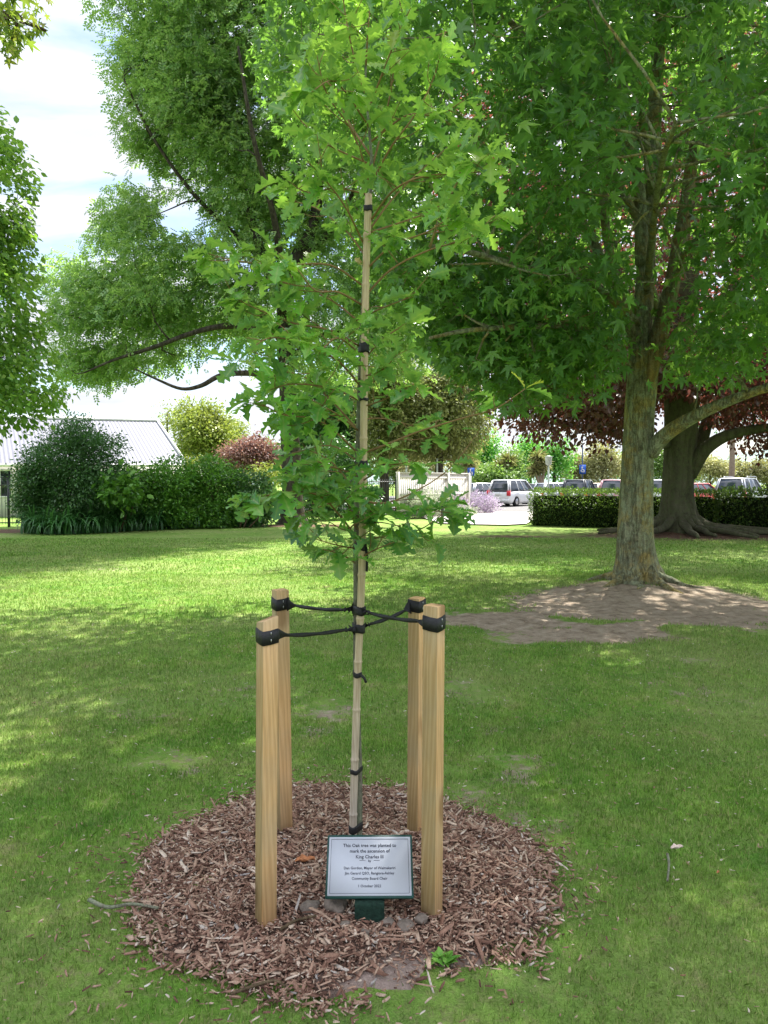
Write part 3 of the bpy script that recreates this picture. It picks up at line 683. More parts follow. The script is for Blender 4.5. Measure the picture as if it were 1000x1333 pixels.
p = G(881, 1110); curled('fallen_leaf', p + [0, 0, 0.022], 0.03, M['white_leaf'], 'curled pale dead leaf lying on the lawn right of the mulch', 'leaf', 0.3, 5)
p = G(935, 1141); curled('fallen_leaf', p + [0, 0, 0.018], 0.012, M['orange_bark'], 'small reddish fallen leaf on the lawn beyond the pale curled leaf', 'leaf', 0.8, 6)
p = G(425, 1160); p[2] = mulch_h(p[0], p[1]); curled('bark_piece', p + [-0.09, 0.06, 0.02], 0.04, M['orange_bark'], 'curled orange piece of bark left of the sign on the mulch', 'bark', 0.2, 8)
def stick(pts, r, label, mat, rad_end=0.4, fork=None):
    p0 = pts[0]; a = Acc(); pp = smooth_poly(pts, sub=5) - p0
    a.tube(pp, np.linspace(r, r * rad_end, len(pp)), 7, noise=0.15, seed=5)
    if fork is not None:
        q = smooth_poly(fork, sub=4) - p0; a.tube(q, np.linspace(r * .6, r * .25, len(q)), 6)
    o = a.build('stick', mat, smooth=True); o.location = [float(q) for q in p0]; return tag(o, label, 'stick', 'fallen sticks')
def gp(x, y, dz=0.012):
    p = G(x, y)
    if np.hypot(p[0] - mc[0], p[1] - mc[1]) < .95: p = G(x, y, 0.05)
    return np.array([p[0], p[1], float(mulch_h(np.array([p[0]]), np.array([p[1]]))[0] if np.hypot(p[0]-mc[0], p[1]-mc[1]) < .85 else gheight(p[0], p[1])) + dz])
stick([gp(116, 1181, .03), gp(140, 1176, .036), gp(172, 1173, .034), gp(206, 1179, .03)], 0.008, 'crooked stick poking from the left edge of the mulch onto grass', M['stem_bark'], 0.6)
stick([gp(869, 1117, .024), gp(871, 1130, .024), gp(869, 1152, .024)], 0.006, 'short grey twig lying in the grass below the curled leaf', M['stem_bark'], 0.7)
stick([gp(300, 1282, .02), gp(320, 1277, .022), gp(355, 1270, .022), (gp(372, 1275, .02))], 0.006, 'thin reddish stick at the front left of the mulch', M['twig'], 0.6)
stick([gp(365, 1212, .022), gp(385, 1204, .03), gp(412, 1200, .022)], 0.006, 'short pale stick just right of the front left post', M['twig'], 0.6)
# clods round the sign foot
def clod(px, py, r, label, seed):
    rr_ = random.Random(seed); bm = bmesh.new(); bmesh.ops.create_icosphere(bm, subdivisions=3, radius=1)
    for v in bm.verts:
        c = v.co; k = 1 + 0.5 * (float(vnoise(np.array([c.x * 1.7 + seed]), np.array([c.y * 1.7 + c.z * 1.3]), seed)[0]) - 0.5) + 0.22 * (float(vnoise(np.array([c.x * 6 + seed]), np.array([c.y * 6 + c.z * 5]), seed)[0]) - 0.5)
        v.co = Vector((c.x * r * 1.2 * k, c.y * r * k, c.z * r * 0.75 * k))
    me = bpy.data.meshes.new('soil_clod'); bm.to_mesh(me); bm.free(); me.materials.append(M['clod'])
    for p_ in me.polygons: p_.use_smooth = True
    o = bpy.data.objects.new('soil_clod', me); C.objects.link(o); p = gp(px, py, r * 0.35); o.location = [float(q) for q in p]; o.rotation_euler[2] = seed
    tag(o, label, 'clod', 'soil clods round the sign foot')
clod(405, 1186, 0.034, 'large grey soil clod left of the sign beside the front left post', 1)
clod(438, 1188, 0.040, 'largest grey soil clod tucked under the left side of the sign', 2)
clod(503, 1200, 0.024, 'grey soil clod against the right side of the sign foot', 3)
clod(528, 1203, 0.028, 'lumpy pinkish clod under the right end of the sign', 4)
clod(548, 1197, 0.022, 'small clod just left of the front right post foot', 5)
clod(450, 1208, 0.018, 'small clod in front of the sign foot at its left', 6)
clod(300, 1252, 0.013, 'small pale clod at the front left of the mulch', 7)
clod(476, 1214, 0.016, 'small clod directly in front of the sign foot', 8)

# weed
a = Acc(); rr_ = random.Random(3)
wp = gp(575, 1240, 0.004)
tw = [[0, 0, 0], [.12, .3, .1], [.2, .6, .16], [.1, .85, .12], [0, 1, .05], [-.1, .85, .12], [-.2, .6, .16], [-.12, .3, .1]]
n = 26; pos_ = np.zeros((n, 3)); pos_[:, 0] = rng.normal(0, 0.014, n); pos_[:, 1] = rng.normal(0, 0.014, n)
yaw = rng.uniform(0, 2 * np.pi, n); til = rng.uniform(-0.1, 0.9, n)
Rm = np.zeros((n, 3, 3)); dirs = np.stack([np.cos(yaw) * np.cos(til), np.sin(yaw) * np.cos(til), np.sin(til)], -1)
side = np.cross(dirs, [0, 0, 1]); side /= np.linalg.norm(side, axis=1)[:, None]; nr_ = np.cross(side, dirs)
Rm[:, :, 0] = side; Rm[:, :, 1] = dirs; Rm[:, :, 2] = nr_
a.stamp(np.array(tw, float), [[0, 1, 2, 3, 4, 5, 6, 7]], pos_, Rm, rng.uniform(0.03, 0.07, n))
o = a.build('weed', M['weed']); o.location = [float(q) for q in wp]; tag(o, 'bright green weed sprouting in the mulch in front of the right posts', 'weed')

# ------------------------------------------------------------ sign
sb = 2.66; st = 2.82
BL, BR_, TL, TR = P(423, 1170, sb), P(539, 1169, sb), P(427, 1087, st), P(536, 1087, st)
cen = (BL + BR_ + TL + TR) / 4
ux = (BR_ - BL + TR - TL); Wd = (np.linalg.norm(BR_ - BL) + np.linalg.norm(TR - TL)) / 2; ux /= np.linalg.norm(ux)
uy = (TL - BL + TR - BR_) / 2; Hd = np.linalg.norm(uy); uy /= Hd; uz = np.cross(ux, uy); uz /= np.linalg.norm(uz)
sign = thing('plaque_sign', 'small tilted silver plaque on a short dark green post at the foot of the sapling', 'plaque', (cen[0], cen[1], 0))
RS = np.stack([ux, uy, uz], -1); soff = np.array([0, 0, cen[2]])
a = Acc()
def rbox(a, w, h, z0, z1, b):
    ring = []
    for sx, sy in ((1, 1), (-1, 1), (-1, -1), (1, -1)):
        pts = [(sx * w / 2, sy * (h / 2 - b)), (sx * (w / 2 - b * .3), sy * (h / 2 - b * .3)), (sx * (w / 2 - b), sy * h / 2)]
        if sx * sy < 0: pts = pts[::-1]
        ring += pts
    ring = np.array(ring)
    a.loft([np.column_stack([ring, np.full(12, z)]) for z in (z0, z1)])
rbox(a, Wd, Hd, -0.010, 0.0, 0.004); a.xform(RS, soff); a.build('backing_board', M['sign_green'], sign)
a = Acc(); rbox(a, Wd - 0.014, Hd - 0.016, -0.001, 0.0015, 0.002); a.xform(RS, soff); plate = a.build('plate', M['sign_plate'], sign)
a = Acc(); w2, h2 = Wd - 0.030, Hd - 0.032
for cx_, cy_, w_, h_ in ((0, h2 / 2, w2, .001), (0, -h2 / 2, w2, .001), (w2 / 2, 0, .001, h2 - .0012), (-w2 / 2, 0, .001, h2 - .0012)): a.box((cx_, cy_, 0.0018), (w_, h_, 0.0008))
for sx in (-1, 1): a.box((sx * 0.026, 0.018 * 1, 0.0018), (0.022, .0007, 0.0008))
a.xform(RS, soff); a.build('border_line', M['ink'], sign)
def text_mesh(lines):
    acc = Acc()
    for s, y, size in lines:
        cu = bpy.data.curves.new('t', 'FONT'); cu.body = s; cu.size = size; cu.align_x = 'CENTER'; cu.offset = 0.00012; cu.resolution_u = 2; cu.extrude = 0.0003
        ob = bpy.data.objects.new('t', cu); C.objects.link(ob); bpy.context.view_layer.update()
        me = ob.evaluated_get(bpy.context.evaluated_depsgraph_get()).to_mesh()
        V = np.array([tuple(v.co) for v in me.vertices]) + [0, y, 0.0022]; acc.add(V, [tuple(p_.vertices) for p_ in me.polygons])
        ob.to_mesh_clear(); bpy.data.objects.remove(ob); bpy.data.curves.remove(cu)
    return acc
hs_ = Hd / 0.22
a = text_mesh([('This Oak tree was planted to', 0.066 * hs_, 0.0165), ('mark the ascension of', 0.046 * hs_, 0.0165), ('King Charles III', 0.0255 * hs_, 0.0165), ('by', 0.013 - 0.0, 0.011),
               ('Dan Gordon, Mayor of Waimakariri', -0.0125 * hs_, 0.0128), ('Jim Gerard QSO, Rangiora-Ashley', -0.0305 * hs_, 0.0128), ('Community Board Chair', -0.0485 * hs_, 0.0128), ('1 October 2022', -0.074 * hs_, 0.0128)])
a.xform(RS, soff); a.build('lettering', M['ink'], sign)
fb = G(481, 1196, 0.075); 
zt = P(481, 1150, sb)[2]
a = post_mesh(0.105, 0.075, 0.004); 
a.xform(np.diag([1, 0.7, 1.0]), (fb[0] - cen[0], fb[1] + 0.05 - cen[1], mulch_h(np.array([fb[0]]), np.array([fb[1]]))[0])); a.build('post', M['post_green'], sign)
# ------------------------------------------------------------ leaf templates (length along +Y, normal +Z, unit length)
def oak_leaf_t():
    ys_ = np.linspace(0, 1, 25); env = .27 * np.sin(np.pi * np.clip(ys_, 0, 1) ** 1.35) ** .75 + .012
    lob = .5 + .5 * np.cos(2 * np.pi * (ys_ * 4.6 - .02)); ws_ = env * (.34 + .66 * lob ** .8); ws_[-1] = .015; ws_[-2] = .07; ws_[:3] = .012
    sh_ = .045 * lob * env / .27
    V = []; F = []
    for y, w, s in zip(ys_, ws_, sh_):
        z = -0.22 * (y - .3) ** 2; V += [(-w, y + s, z + w * .28), (0, y, z), (w, y + s, z + w * .28)]
    for k in range(len(ys_) - 1):
        b = 3 * k; F += [(b, b + 1, b + 4, b + 3), (b + 1, b + 2, b + 5, b + 4)]
    return np.array(V), F
def gum_leaf_t():
    V = [(0, .22, 0)]; 
    tips = [(-122, .62), (-62, .9), (0, 1.0), (62, .9), (122, .62)]
    out = [(180, .22)]
    for k, (a_, r_) in enumerate(tips):
        out += [(a_ - 17, r_ * .55), (a_, r_), (a_ + 17, r_ * .55)]
        if k < 4: out.append(((tips[k][0] + tips[k + 1][0]) / 2, .30))
    for a_, r_ in out:
        t_ = math.radians(a_); V.append((math.sin(t_) * r_ * .62, .30 + math.cos(t_) * r_ * .62, -0.16 * r_ * r_ + (0.05 if r_ < .5 else 0)))
    n = len(out); V[0] = (0, .30, .03)
    V.append((0.006, -0.25, 0.05)); V.append((-0.006, -0.25, 0.05))
    F = [(0, 1 + (k + 1) % n, 1 + k) for k in range(n)]
    F.append((0, n + 1, n + 2))
    return np.array(V), F
def rhomb(w=.28, fold=.08):
    return np.array([(0, 0, 0), (w, .45, fold), (0, 1, -.1), (-w, .45, fold)]), [(0, 1, 2), (0, 2, 3)]
def hexleaf(w=.3):
    return np.array([(0, 0, 0), (w * .8, .25, .04), (w, .55, .05), (0, 1, -.12), (-w, .55, .05), (-w * .8, .25, .04)]), [(0, 1, 2, 3), (0, 3, 4, 5)]
def ash_leaf_t():
    V = []; F = []
    for k, (y, sx) in enumerate([(.2, 1), (.2, -1), (.42, 1), (.42, -1), (.64, 1), (.64, -1), (.8, 0)]):
        b = len(V); l = .36; dx, dy = (sx * .88, .45) if sx else (0, 1.0); px_, py_ = -dy, dx
        z = -.25 * y * y; w = .10
        V += [(0, y, z), (dx * l * .5 + px_ * w, y + dy * l * .5 + py_ * w, z + .02), (dx * l, y + dy * l, z - .08), (dx * l * .5 - px_ * w, y + dy * l * .5 - py_ * w, z + .02)]
        F += [(b, b + 1, b + 2, b + 3)]
    return np.array(V), F
OAK, GUM, ASH, RH, HX = oak_leaf_t(), gum_leaf_t(), ash_leaf_t(), rhomb(), hexleaf()

def orient(dirs, up_rand, droop=0.0, upv=(0, 0, 1)):
    n = len(dirs); d = dirs / (np.linalg.norm(dirs, axis=1)[:, None] + 1e-9)
    d = d + np.array([0, 0, -droop]); d /= np.linalg.norm(d, axis=1)[:, None]
    up = np.array(upv, float) + rng.normal(0, up_rand, (n, 3))
    side = np.cross(d, up); side /= np.linalg.norm(side, axis=1)[:, None] + 1e-9
    nn = np.cross(side, d)
    R = np.zeros((n, 3, 3)); R[:, :, 0] = side; R[:, :, 1] = d; R[:, :, 2] = nn
    return R
def leaves(acc, tmpl, pos, dirs, size, up_rand=0.45, droop=0.3, sizevar=0.25, mat=0):
    n = len(pos); R = orient(dirs, up_rand, droop)
    sc = size * np.clip(rng.normal(1, sizevar, n), .45, 1.6)
    q = np.ones((n, 3)) * sc[:, None]; q[:, 0] *= rng.uniform(.85, 1.15, n); q[:, 2] *= rng.uniform(0, 2.0, n)
    if len({len(f) for f in tmpl[1]}) == 1: acc.stamp(tmpl[0], tmpl[1], pos, R, q, mat)

# ------------------------------------------------------------ tree growth
class Tree:
    def __init__(s):
        s.p = []; s.r = []; s.T = []; s.tubes = []
    def limb(s, pts, r0, r1, sides=10, noise=0.12, power=1.0, sub=5, mat=0, nodes=True, flare=None, n0=0):
        pp = smooth_poly(pts, sub=sub); u = np.linspace(0, 1, len(pp))
        r = r0 + (r1 - r0) * u ** power
        s.tubes.append((pp, r, sides, noise, mat, flare))
        if nodes:
            T = np.gradient(pp, axis=0); T /= np.linalg.norm(T, axis=1)[:, None]
            s.p += list(pp[n0:]); s.r += list(r[n0:]); s.T += list(T[n0:])
        return pp
    def reach(s, targets, rs=0.013, rmin=0.008, sides=5, sag=0.0, add=True, upcost=0.6):
        # connect each target to the skeleton by a curved branch; nearest first
        base = np.array(s.p); targets = np.asarray(targets)
        d0 = np.array([np.min(np.linalg.norm(base - t, axis=1)) for t in targets])
        for t in targets[np.argsort(d0)]:
            A = np.array(s.p); rr_ = np.array(s.r); v = t - A; d = np.linalg.norm(v, axis=1)
            cost = d * (1 + upcost * np.clip(-v[:, 2] / (d + .01), 0, 1)) + 0.0
            cost = cost + np.where(rr_ < rmin * 1.5, 0.4, 0)
            k = int(np.argmin(cost)); L = d[k]
            if L < .05: continue
            p0 = A[k]; T0 = s.T[k]; dirn = v[k] / L
            c1 = p0 + (T0 * 0.45 + dirn * 0.55) * L * .35; c2 = t - (dirn + np.array([0, 0, 0.25 + sag])) / 1.2 * L * .3
            n = max(4, int(L / 0.35)); u = np.linspace(0, 1, min(n, 14))[:, None]
            line = (1 - u) ** 3 * p0 + 3 * (1 - u) ** 2 * u * c1 + 3 * (1 - u) * u * u * c2 + u ** 3 * t
            line[1:-1] += rng.normal(0, 0.035 * L ** .6, (len(line) - 2, 3)) * .6
            r0 = min(rr_[k] * .7, rs * L + rmin); r = np.linspace(r0, rmin * .6, len(line))
            s.tubes.append((line, r, sides, 0.0, 0, None))
            if add:
                T = np.gradient(line, axis=0); T /= np.linalg.norm(T, axis=1)[:, None] + 1e-9
                s.p += list(line[1:]); s.r += list(r[1:]); s.T += list(T[1:])
    def wood(s, name, mats, parent, off, smooth=True, skip=None):
        a = Acc()
        for k, (pp, r, sides, noise, mat, fl) in enumerate(s.tubes): a.tube(pp - off, r, sides, cap=True, noise=noise, mat=mat, seed=k % 37, flare=fl)
        return a.build(name, mats, parent, smooth=smooth)

def blob_points(blobs, n_per_m2, shell=0.55, excl=None):
    out = []
    for (c, r, dens) in blobs:
        r = np.asarray(r, float); area = 4 * np.pi * ((r[0] * r[1]) ** 1.6 / 3 + (r[0] * r[2]) ** 1.6 / 3 + (r[1] * r[2]) ** 1.6 / 3) ** (1 / 1.6)
        n = max(3, int(area * n_per_m2 * dens)); v = rng.normal(0, 1, (n, 3)); v /= np.linalg.norm(v, axis=1)[:, None]
        q = rng.uniform(0, 1, n) ** shell
        out.append(np.asarray(c) + v * q[:, None] * r)
    p = np.concatenate(out)
    if excl is not None: p = p[~excl(p)]
    return p

def foliage(acc, tips, tmpl, per, spread, size, axis_c, up_rand=.5, droop=.35, mat=0, sizevar=.25, excl=None):
    n = len(tips); off = rng.normal(0, 1, (n * per, 3)) * np.array(spread)
    pos = np.repeat(tips, per, 0) + off
    d = (pos - np.asarray(axis_c)); d[:, 2] *= .3; d /= np.linalg.norm(d, axis=1)[:, None] + 1e-9
    d = d * 0.7 + rng.normal(0, .7, d.shape) + off / (np.linalg.norm(off, axis=1)[:, None] + 1e-6) * .6
    if excl is not None:
        k = ~excl(pos); pos, d = pos[k], d[k]
    leaves(acc, tmpl, pos, d, size, up_rand, droop, sizevar, mat)

def root_flare(zr, amt, lobes=5, ph=0.0, hgt=0.5):
    def f(a, pts):
        z = np.clip((pts[:, 2] - zr) / hgt, 0, 9)[:, None]; k = np.exp(-z * 3.2)
        lob = (0.5 + 0.5 * np.cos(a[None] * lobes + ph)) ** 2 + 0.45 * (0.5 + 0.5 * np.cos(a[None] * (lobes + 2) + 2 + ph)) ** 3
        return 1 + amt * k * (0.35 + lob)
    return f
def fluted(lobes, amt, base=None):
    def f(a, pts):
        z = pts[:, 2][:, None]
        r = 1 + amt * np.cos(a[None] * lobes + z * .25) + amt * .6 * np.cos(a[None] * (lobes + 3) - z * .4 + 1)
        return r * (base(a, pts) if base else 1)
    return f

# ------------------------------------------------------------ the sweetgum on the right
GD = GY
def gp_(px, py, dy=0.0): return P(px, py, GD + dy)
sg = Tree()
zb = gheight(GX, GY)
tb = np.array([GX, GY, zb])
trunk = [tb - [0, 0, .2], tb + [0, 0, .05], gp_(829, 735), gp_(827, 700), gp_(829, 640), gp_(831, 580), gp_(833, 530), gp_(836, 490), gp_(838, 450)]
trunk[2][1] = trunk[3][1] = GY
rpx = GD / 1000
pp = smooth_poly(trunk, sub=10)
rz = np.interp(pp[:, 2], [0, .3, .8, 1.6, 2.6, 3.4, 3.9], [.31, .28, .258, .23, .215, .212, .225])
sg.tubes.append((pp, rz, 48, 0.10, 0, fluted(7, .018, root_flare(zb, .42, 6, 1.0, .55))))
T = np.gradient(pp, axis=0); T /= np.linalg.norm(T, axis=1)[:, None]
sg.p += list(pp[60:]); sg.r += list(rz[60:]); sg.T += list(T[60:])
L1 = sg.limb([gp_(832, 500), gp_(836, 440), gp_(841, 340, .1), gp_(848, 220, .2), gp_(855, 100, .3), gp_(862, 0, .3), gp_(868, -120, .3), gp_(860, -260, .2)], .155, .055, 22, .08, flare=fluted(5, .03))
L2 = sg.limb([gp_(838, 510, -.05), gp_(857, 440, -.18), gp_(875, 370, -.25), gp_(890, 290, -.1), gp_(900, 220, .1), gp_(915, 130, .3), gp_(940, 10, .5), gp_(960, -120, .6)], .135, .04, 20, .1, mat=1, flare=fluted(4, .03))
L3 = sg.limb([gp_(836, 345, .05), gp_(832, 250, -.2), gp_(818, 180, -.5), gp_(812, 110, -.9), gp_(800, 20, -1.3), gp_(790, -80, -1.6)], .10, .03, 12)
L4 = sg.limb([gp_(829, 450, -.05), gp_(800, 360, -.6), (gp_(786, 250, -1.2)), gp_(808, 200, -1.8), gp_(812, 130, -2.2), gp_(790, 40, -2.6)], .075, .02, 10)
L5 = sg.limb([gp_(828, 440, .05), gp_(780, 330, .5), gp_(738, 255, .9), gp_(708, 190, 1.1), gp_(695, 110, 1.1), gp_(688, 20, 1.1), gp_(684, -60, 1.1)], .08, .03, 12)
L6 = sg.limb([gp_(846, 590, -.1), gp_(862, 570, -.25), gp_(885, 553, -.5), gp_(925, 532, -.9), gp_(975, 512, -1.3), gp_(1040, 490, -1.7), gp_(1110, 440, -2.0)], .125, .03, 16, .1, flare=root_flare(2.0, .0))
L7 = sg.limb([gp_(868, 410, -.1), gp_(890, 330, -.8), gp_(935, 300, -1.6), gp_(990, 285, -2.4), gp_(1060, 260, -3.0)], .05, .02, 8)
L8 = sg.limb([gp_(830, 420, -.1), gp_(760, 360, -1.2), gp_(690, 350, -2.4), gp_(620, 330, -3.4), gp_(560, 320, -4.0)], .06, .02, 8)
L9 = sg.limb([gp_(826, 480, 0), gp_(760, 430, -.9), gp_(690, 425, -1.8), gp_(610, 430, -2.6), gp_(560, 440, -3.0)], .055, .018, 8)
LA = sg.limb([gp_(842, 380, -.2), gp_(850, 300, -2.2), gp_(860, 220, -4.0), gp_(880, 160, -5.2)], .05, .02, 8)
LB = sg.limb([gp_(838, 300, 0), gp_(740, 120, -1.0), gp_(640, 0, -2.0), gp_(560, -100, -2.6)], .06, .02, 8)
LC = sg.limb([gp_(850, 250, 0), gp_(820, 60, -2.2), gp_(760, -120, -4.0), gp_(640, -300, -5.2)], .06, .02, 8)
LD = sg.limb([gp_(845, 200, 0), gp_(650, -100, .5), gp_(420, -220, 0), gp_(250, -260, 0)], .06, .02, 8)
LE = sg.limb([gp_(832, 470, .1), gp_(820, 430, 1.6), gp_(760, 410, 3.0), gp_(700, 400, 4.2)], .05, .02, 8)
cc = np.array([GX - .4, GY - 1.2, 7.2])
gblobs = [((GX - .3, GY - 1.3, 7.4), (6.0, 6.0, 4.3), 1.15), ((GX - 3.2, GY - 3.0, 6.4), (3.0, 3.2, 2.4), .8), ((GX - 2.6, GY - .6, 3.95), (2.1, 2.4, .85), 1.6),
          ((GX + .2, GY - 3.6, 4.7), (2.8, 2.6, 1.1), 1.2), ((GX + 3.2, GY - 1.6, 4.0), (2.4, 2.6, 1.15), 1.1), ((GX + .6, GY - 6.2, 4.9), (2.2, 1.6, 1.0), 1.2), ((GX - 2.2, GY - 4.5, 9.8), (4.0, 4.0, 2.0), 1.0),
          (P(640, 470, 10.6), (1.8, 1.6, .75), 1.6), (P(740, 480, 10.2), (1.4, 1.4, .7), 1.6), (P(930, 455, 10.2), (1.7, 1.5, .6), 1.3), (P(580, 400, 10.8), (1.2, 1.4, .8), 1.3), (P(540, 380, 11.2), (.9, 1.2, .7), 1.4), (P(480, 330, 12), (1.0, 1.2, .8), .9),
          ((GX - .2, GY - .6, 9.2), (2.6, 2.6, 1.6), 1.6), ((GX + 1.4, GY + 2.4, 10.2), (3.0, 3.0, 1.5), 1.3), ((GX - 1.0, GY - 1.5, 6.6), (2.0, 2.0, 1.2), 1.0),
          ((GX - 4.8, GY + .5, 8.6), (2.8, 3.2, 2.4), 1.0)]
def gum_excl(p):
    x, y, z = p[:, 0], p[:, 1], p[:, 2]
    px = 500 + x / np.maximum(y, .1) * 1000; py = HORIZON - (z - CAMH) / np.maximum(y, .1) * 1000
    bad = (y < 3.3) & (z < 6.0)
    bad |= (y < 5.8) & (px < 700) & (z < 6.5)
    low = np.interp(px, [480, 520, 560, 600, 650, 700, 750, 790, 830, 870, 930, 1000, 1200], [400, 430, 470, 505, 535, 545, 535, 505, 500, 500, 500, 505, 480])
    bad |= (py > low + rng.normal(0, 9, len(py))) & (y > 0)
    bad |= (px > 480) & (px < 535) & (py > 430)
    left = np.interp(py, [0, 60, 150, 200, 300, 400], [335, 330, 345, 380, 440, 500])
    bad |= (px < left + rng.normal(0, 8, len(px))) & (py > -30)& (y > 0)
    # windows onto the trunk
    bad |= (np.abs(px - np.interp(py, [0, 330, 480, 600], [862, 842, 835, 830])) < np.interp(py, [0, 200, 480, 600], [16, 24, 26, 34])) & (y < GD) & (y > 0) & (py > -20) & (z < 7) & (rng.uniform(0, 1, len(px)) < .80)
    bad |= (np.abs(px - np.interp(py, [200, 370, 480, 600], [902, 870, 845, 830])) < 17) & (y < GD) & (y > 0) & (py > 190) & (z < 7) & (rng.uniform(0, 1, len(px)) < .62)
    return bad
cl = blob_points(gblobs, .85, .42, gum_excl)
sg.reach(cl, .012, .012, 5)
tips = blob_points([(c, (.62, .62, .34), 1) for c in cl], 1.7, .5, gum_excl)
sg.reach(tips, .007, .004, 3, add=False)
for ang, ln in ((-2.6, .9), (-1.9, .7), (-1.2, 1.0), (-.5, 1.1), (.2, .8), (2.9, .8)):
    q = [tb + [math.cos(ang) * r_, math.sin(ang) * r_, h_] for r_, h_ in ((.15, .2), (.30, .06), (.42, -.01), (.42 + ln * .25, -.05), (.42 + ln * .5, -.12))]
    for v in q[2:]: v += rng.normal(0, .04, 3) * [1, 1, .2]
    sg.limb(q, .085, .035, 8, .4, nodes=False)
gum_tree = thing('sweetgum_tree', 'large forked sweetgum with lichen grey trunk standing in a bare soil patch', 'tree', (GX, GY, 0))
off = np.array([GX, GY, 0])
sg.wood('trunk', [M['gum_bark'], M['gum_bark_brown']], gum_tree, off)
a = Acc(); foliage(a, tips - off, GUM, 13, (.22, .22, .14), .155, cc - off, .55, .45, sizevar=.36, excl=lambda q: gum_excl(q + off))
a.build('crown', M['gum_leaf'], gum_tree)
print('gum clusters', len(cl), 'tips', len(tips))

# ------------------------------------------------------------ copper beech behind
be = Tree(); bz0 = gheight(BX, BY)
b0 = np.array([BX, BY, bz0])
def bp_(px, py, dy=0.0): return P(px, py, BY + dy)
pp = smooth_poly([b0 - [0, 0, .2], b0 + [0, 0, .1], bp_(882, 650), bp_(884, 610), bp_(886, 570), bp_(888, 520), bp_(890, 470)], sub=10)
rz = np.interp(pp[:, 2], [0, .5, 1.2, 2.4, 4, 6], [.70, .56, .47, .46, .52, .42])
be.tubes.append((pp, rz, 44, .10, 0, fluted(6, .04, root_flare(bz0, .62, 7, .3, .8))))
T = np.gradient(pp, axis=0); T /= np.linalg.norm(T, axis=1)[:, None]; be.p += list(pp[45:]); be.r += list(rz[45:]); be.T += list(T[45:])
for pts, r0, r1 in (([bp_(896, 618), bp_(918, 585, -.4), bp_(950, 566, -.8), bp_(1000, 556, -1.0), bp_(1070, 545, -1.2)], .26, .08),
                    ([bp_(892, 600, .2), bp_(912, 575, .5), bp_(925, 540, .8), bp_(960, 500, 1.2), bp_(1000, 470, 1.6)], .26, .1),
                    ([bp_(876, 580), bp_(840, 572, -.5), bp_(790, 562, -.9), bp_(745, 552, -1.2), bp_(690, 540, -1.5)], .17, .04),
                    ([bp_(885, 520), bp_(840, 430, .3), bp_(800, 330, .6), bp_(780, 200, .8)], .34, .1), ([bp_(890, 500), bp_(895, 380), bp_(900, 250), bp_(905, 100), bp_(900, -60)], .42, .1),
                    ([bp_(892, 510), bp_(930, 420), bp_(980, 320), bp_(1030, 200)], .3, .1), ([bp_(884, 500), bp_(800, 450, -1), bp_(720, 430, -2), bp_(660, 420, -3)], .2, .06),
                    ([bp_(884, 480), bp_(840, 420, 2), bp_(760, 350, 3), bp_(680, 300, 3)], .2, .06), ([bp_(888, 480), bp_(860, 430, -3), bp_(850, 380, -5), bp_(830, 350, -6)], .2, .06)):
    be.limb(pts, r0, r1, 14, .12)
# surface roots
for ang, ln in ((-2.9, 1.6), (-2.3, 1.7), (-1.75, 1.5), (-1.2, 1.9), (-.7, 2.3), (-.25, 2.6), (.1, 1.4), (3.1, 1.4), (-1.5, 1.1), (-.95, 1.4)):
    q = [b0 + [math.cos(ang) * r_, math.sin(ang) * r_, h_] for r_, h_ in ((.45, .42), (.8, .2), (1.15, .1), (1.15 + ln * .4, .04), (1.15 + ln * .75, .0), (1.15 + ln, -.06))]
    for v in q[2:]: v += rng.normal(0, .06, 3) * [1, 1, .3]
    be.limb(q, .16, .04, 9, .35, nodes=False)
bc = np.array([BX + .5, BY, 9.5])
def be_excl(p):
    x, y, z = p[:, 0], p[:, 1], p[:, 2]; px = 500 + x / y * 1000; py = HORIZON - (z - CAMH) / y * 1000
    low = np.interp(px, [560, 640, 660, 690, 700, 730, 760, 790, 820, 850, 880, 910, 940, 965, 985, 1010], [505, 550, 575, 590, 585, 612, 600, 618, 606, 575, 550, 560, 580, 596, 616, 610])
    bad = (py > low + rng.normal(0, 6, len(py)))
    bad |= (px < np.interp(py, [0, 200, 400, 500, 560], [560, 560, 560, 600, 650]))
    bad |= (np.abs(px - 884) < 30) & (py > 520) & (y < BY + .3)
    bad |= (px > 905) & (px < 945) & (py > 555) 
    return bad
bblobs = [((BX - .3, BY, 10), (8.6, 6.5, 7.2), 1.0), ((BX - 3.0, BY - 1.8, 4.6), (3.6, 3.2, 2.2), 1.3), ((BX + 4.5, BY - 1.0, 4.6), (3.6, 3.5, 2.3), 1.1)]
cl = blob_points(bblobs, .42, .3, be_excl); be.reach(cl, .012, .02, 4)
tips = blob_points([(c, (1.0, 1.0, .6), 1) for c in cl], .9, .5, be_excl)
be.reach(tips[::2], .008, .008, 3, add=False)
beech = thing('copper_beech_tree', 'massive copper beech with a fluted trunk and spreading surface roots before the hedge', 'tree', (BX, BY, 0)); off = np.array([BX, BY, 0])
be.wood('trunk', M['beech_bark'], beech, off)
a = Acc(); foliage(a, tips - off, HX, 36, (.34, .34, .26), .145, bc - off, .6, .5, excl=lambda q: be_excl(q + off)); a.build('crown', M['beech_leaf'], beech)
print('beech', len(cl), len(tips))

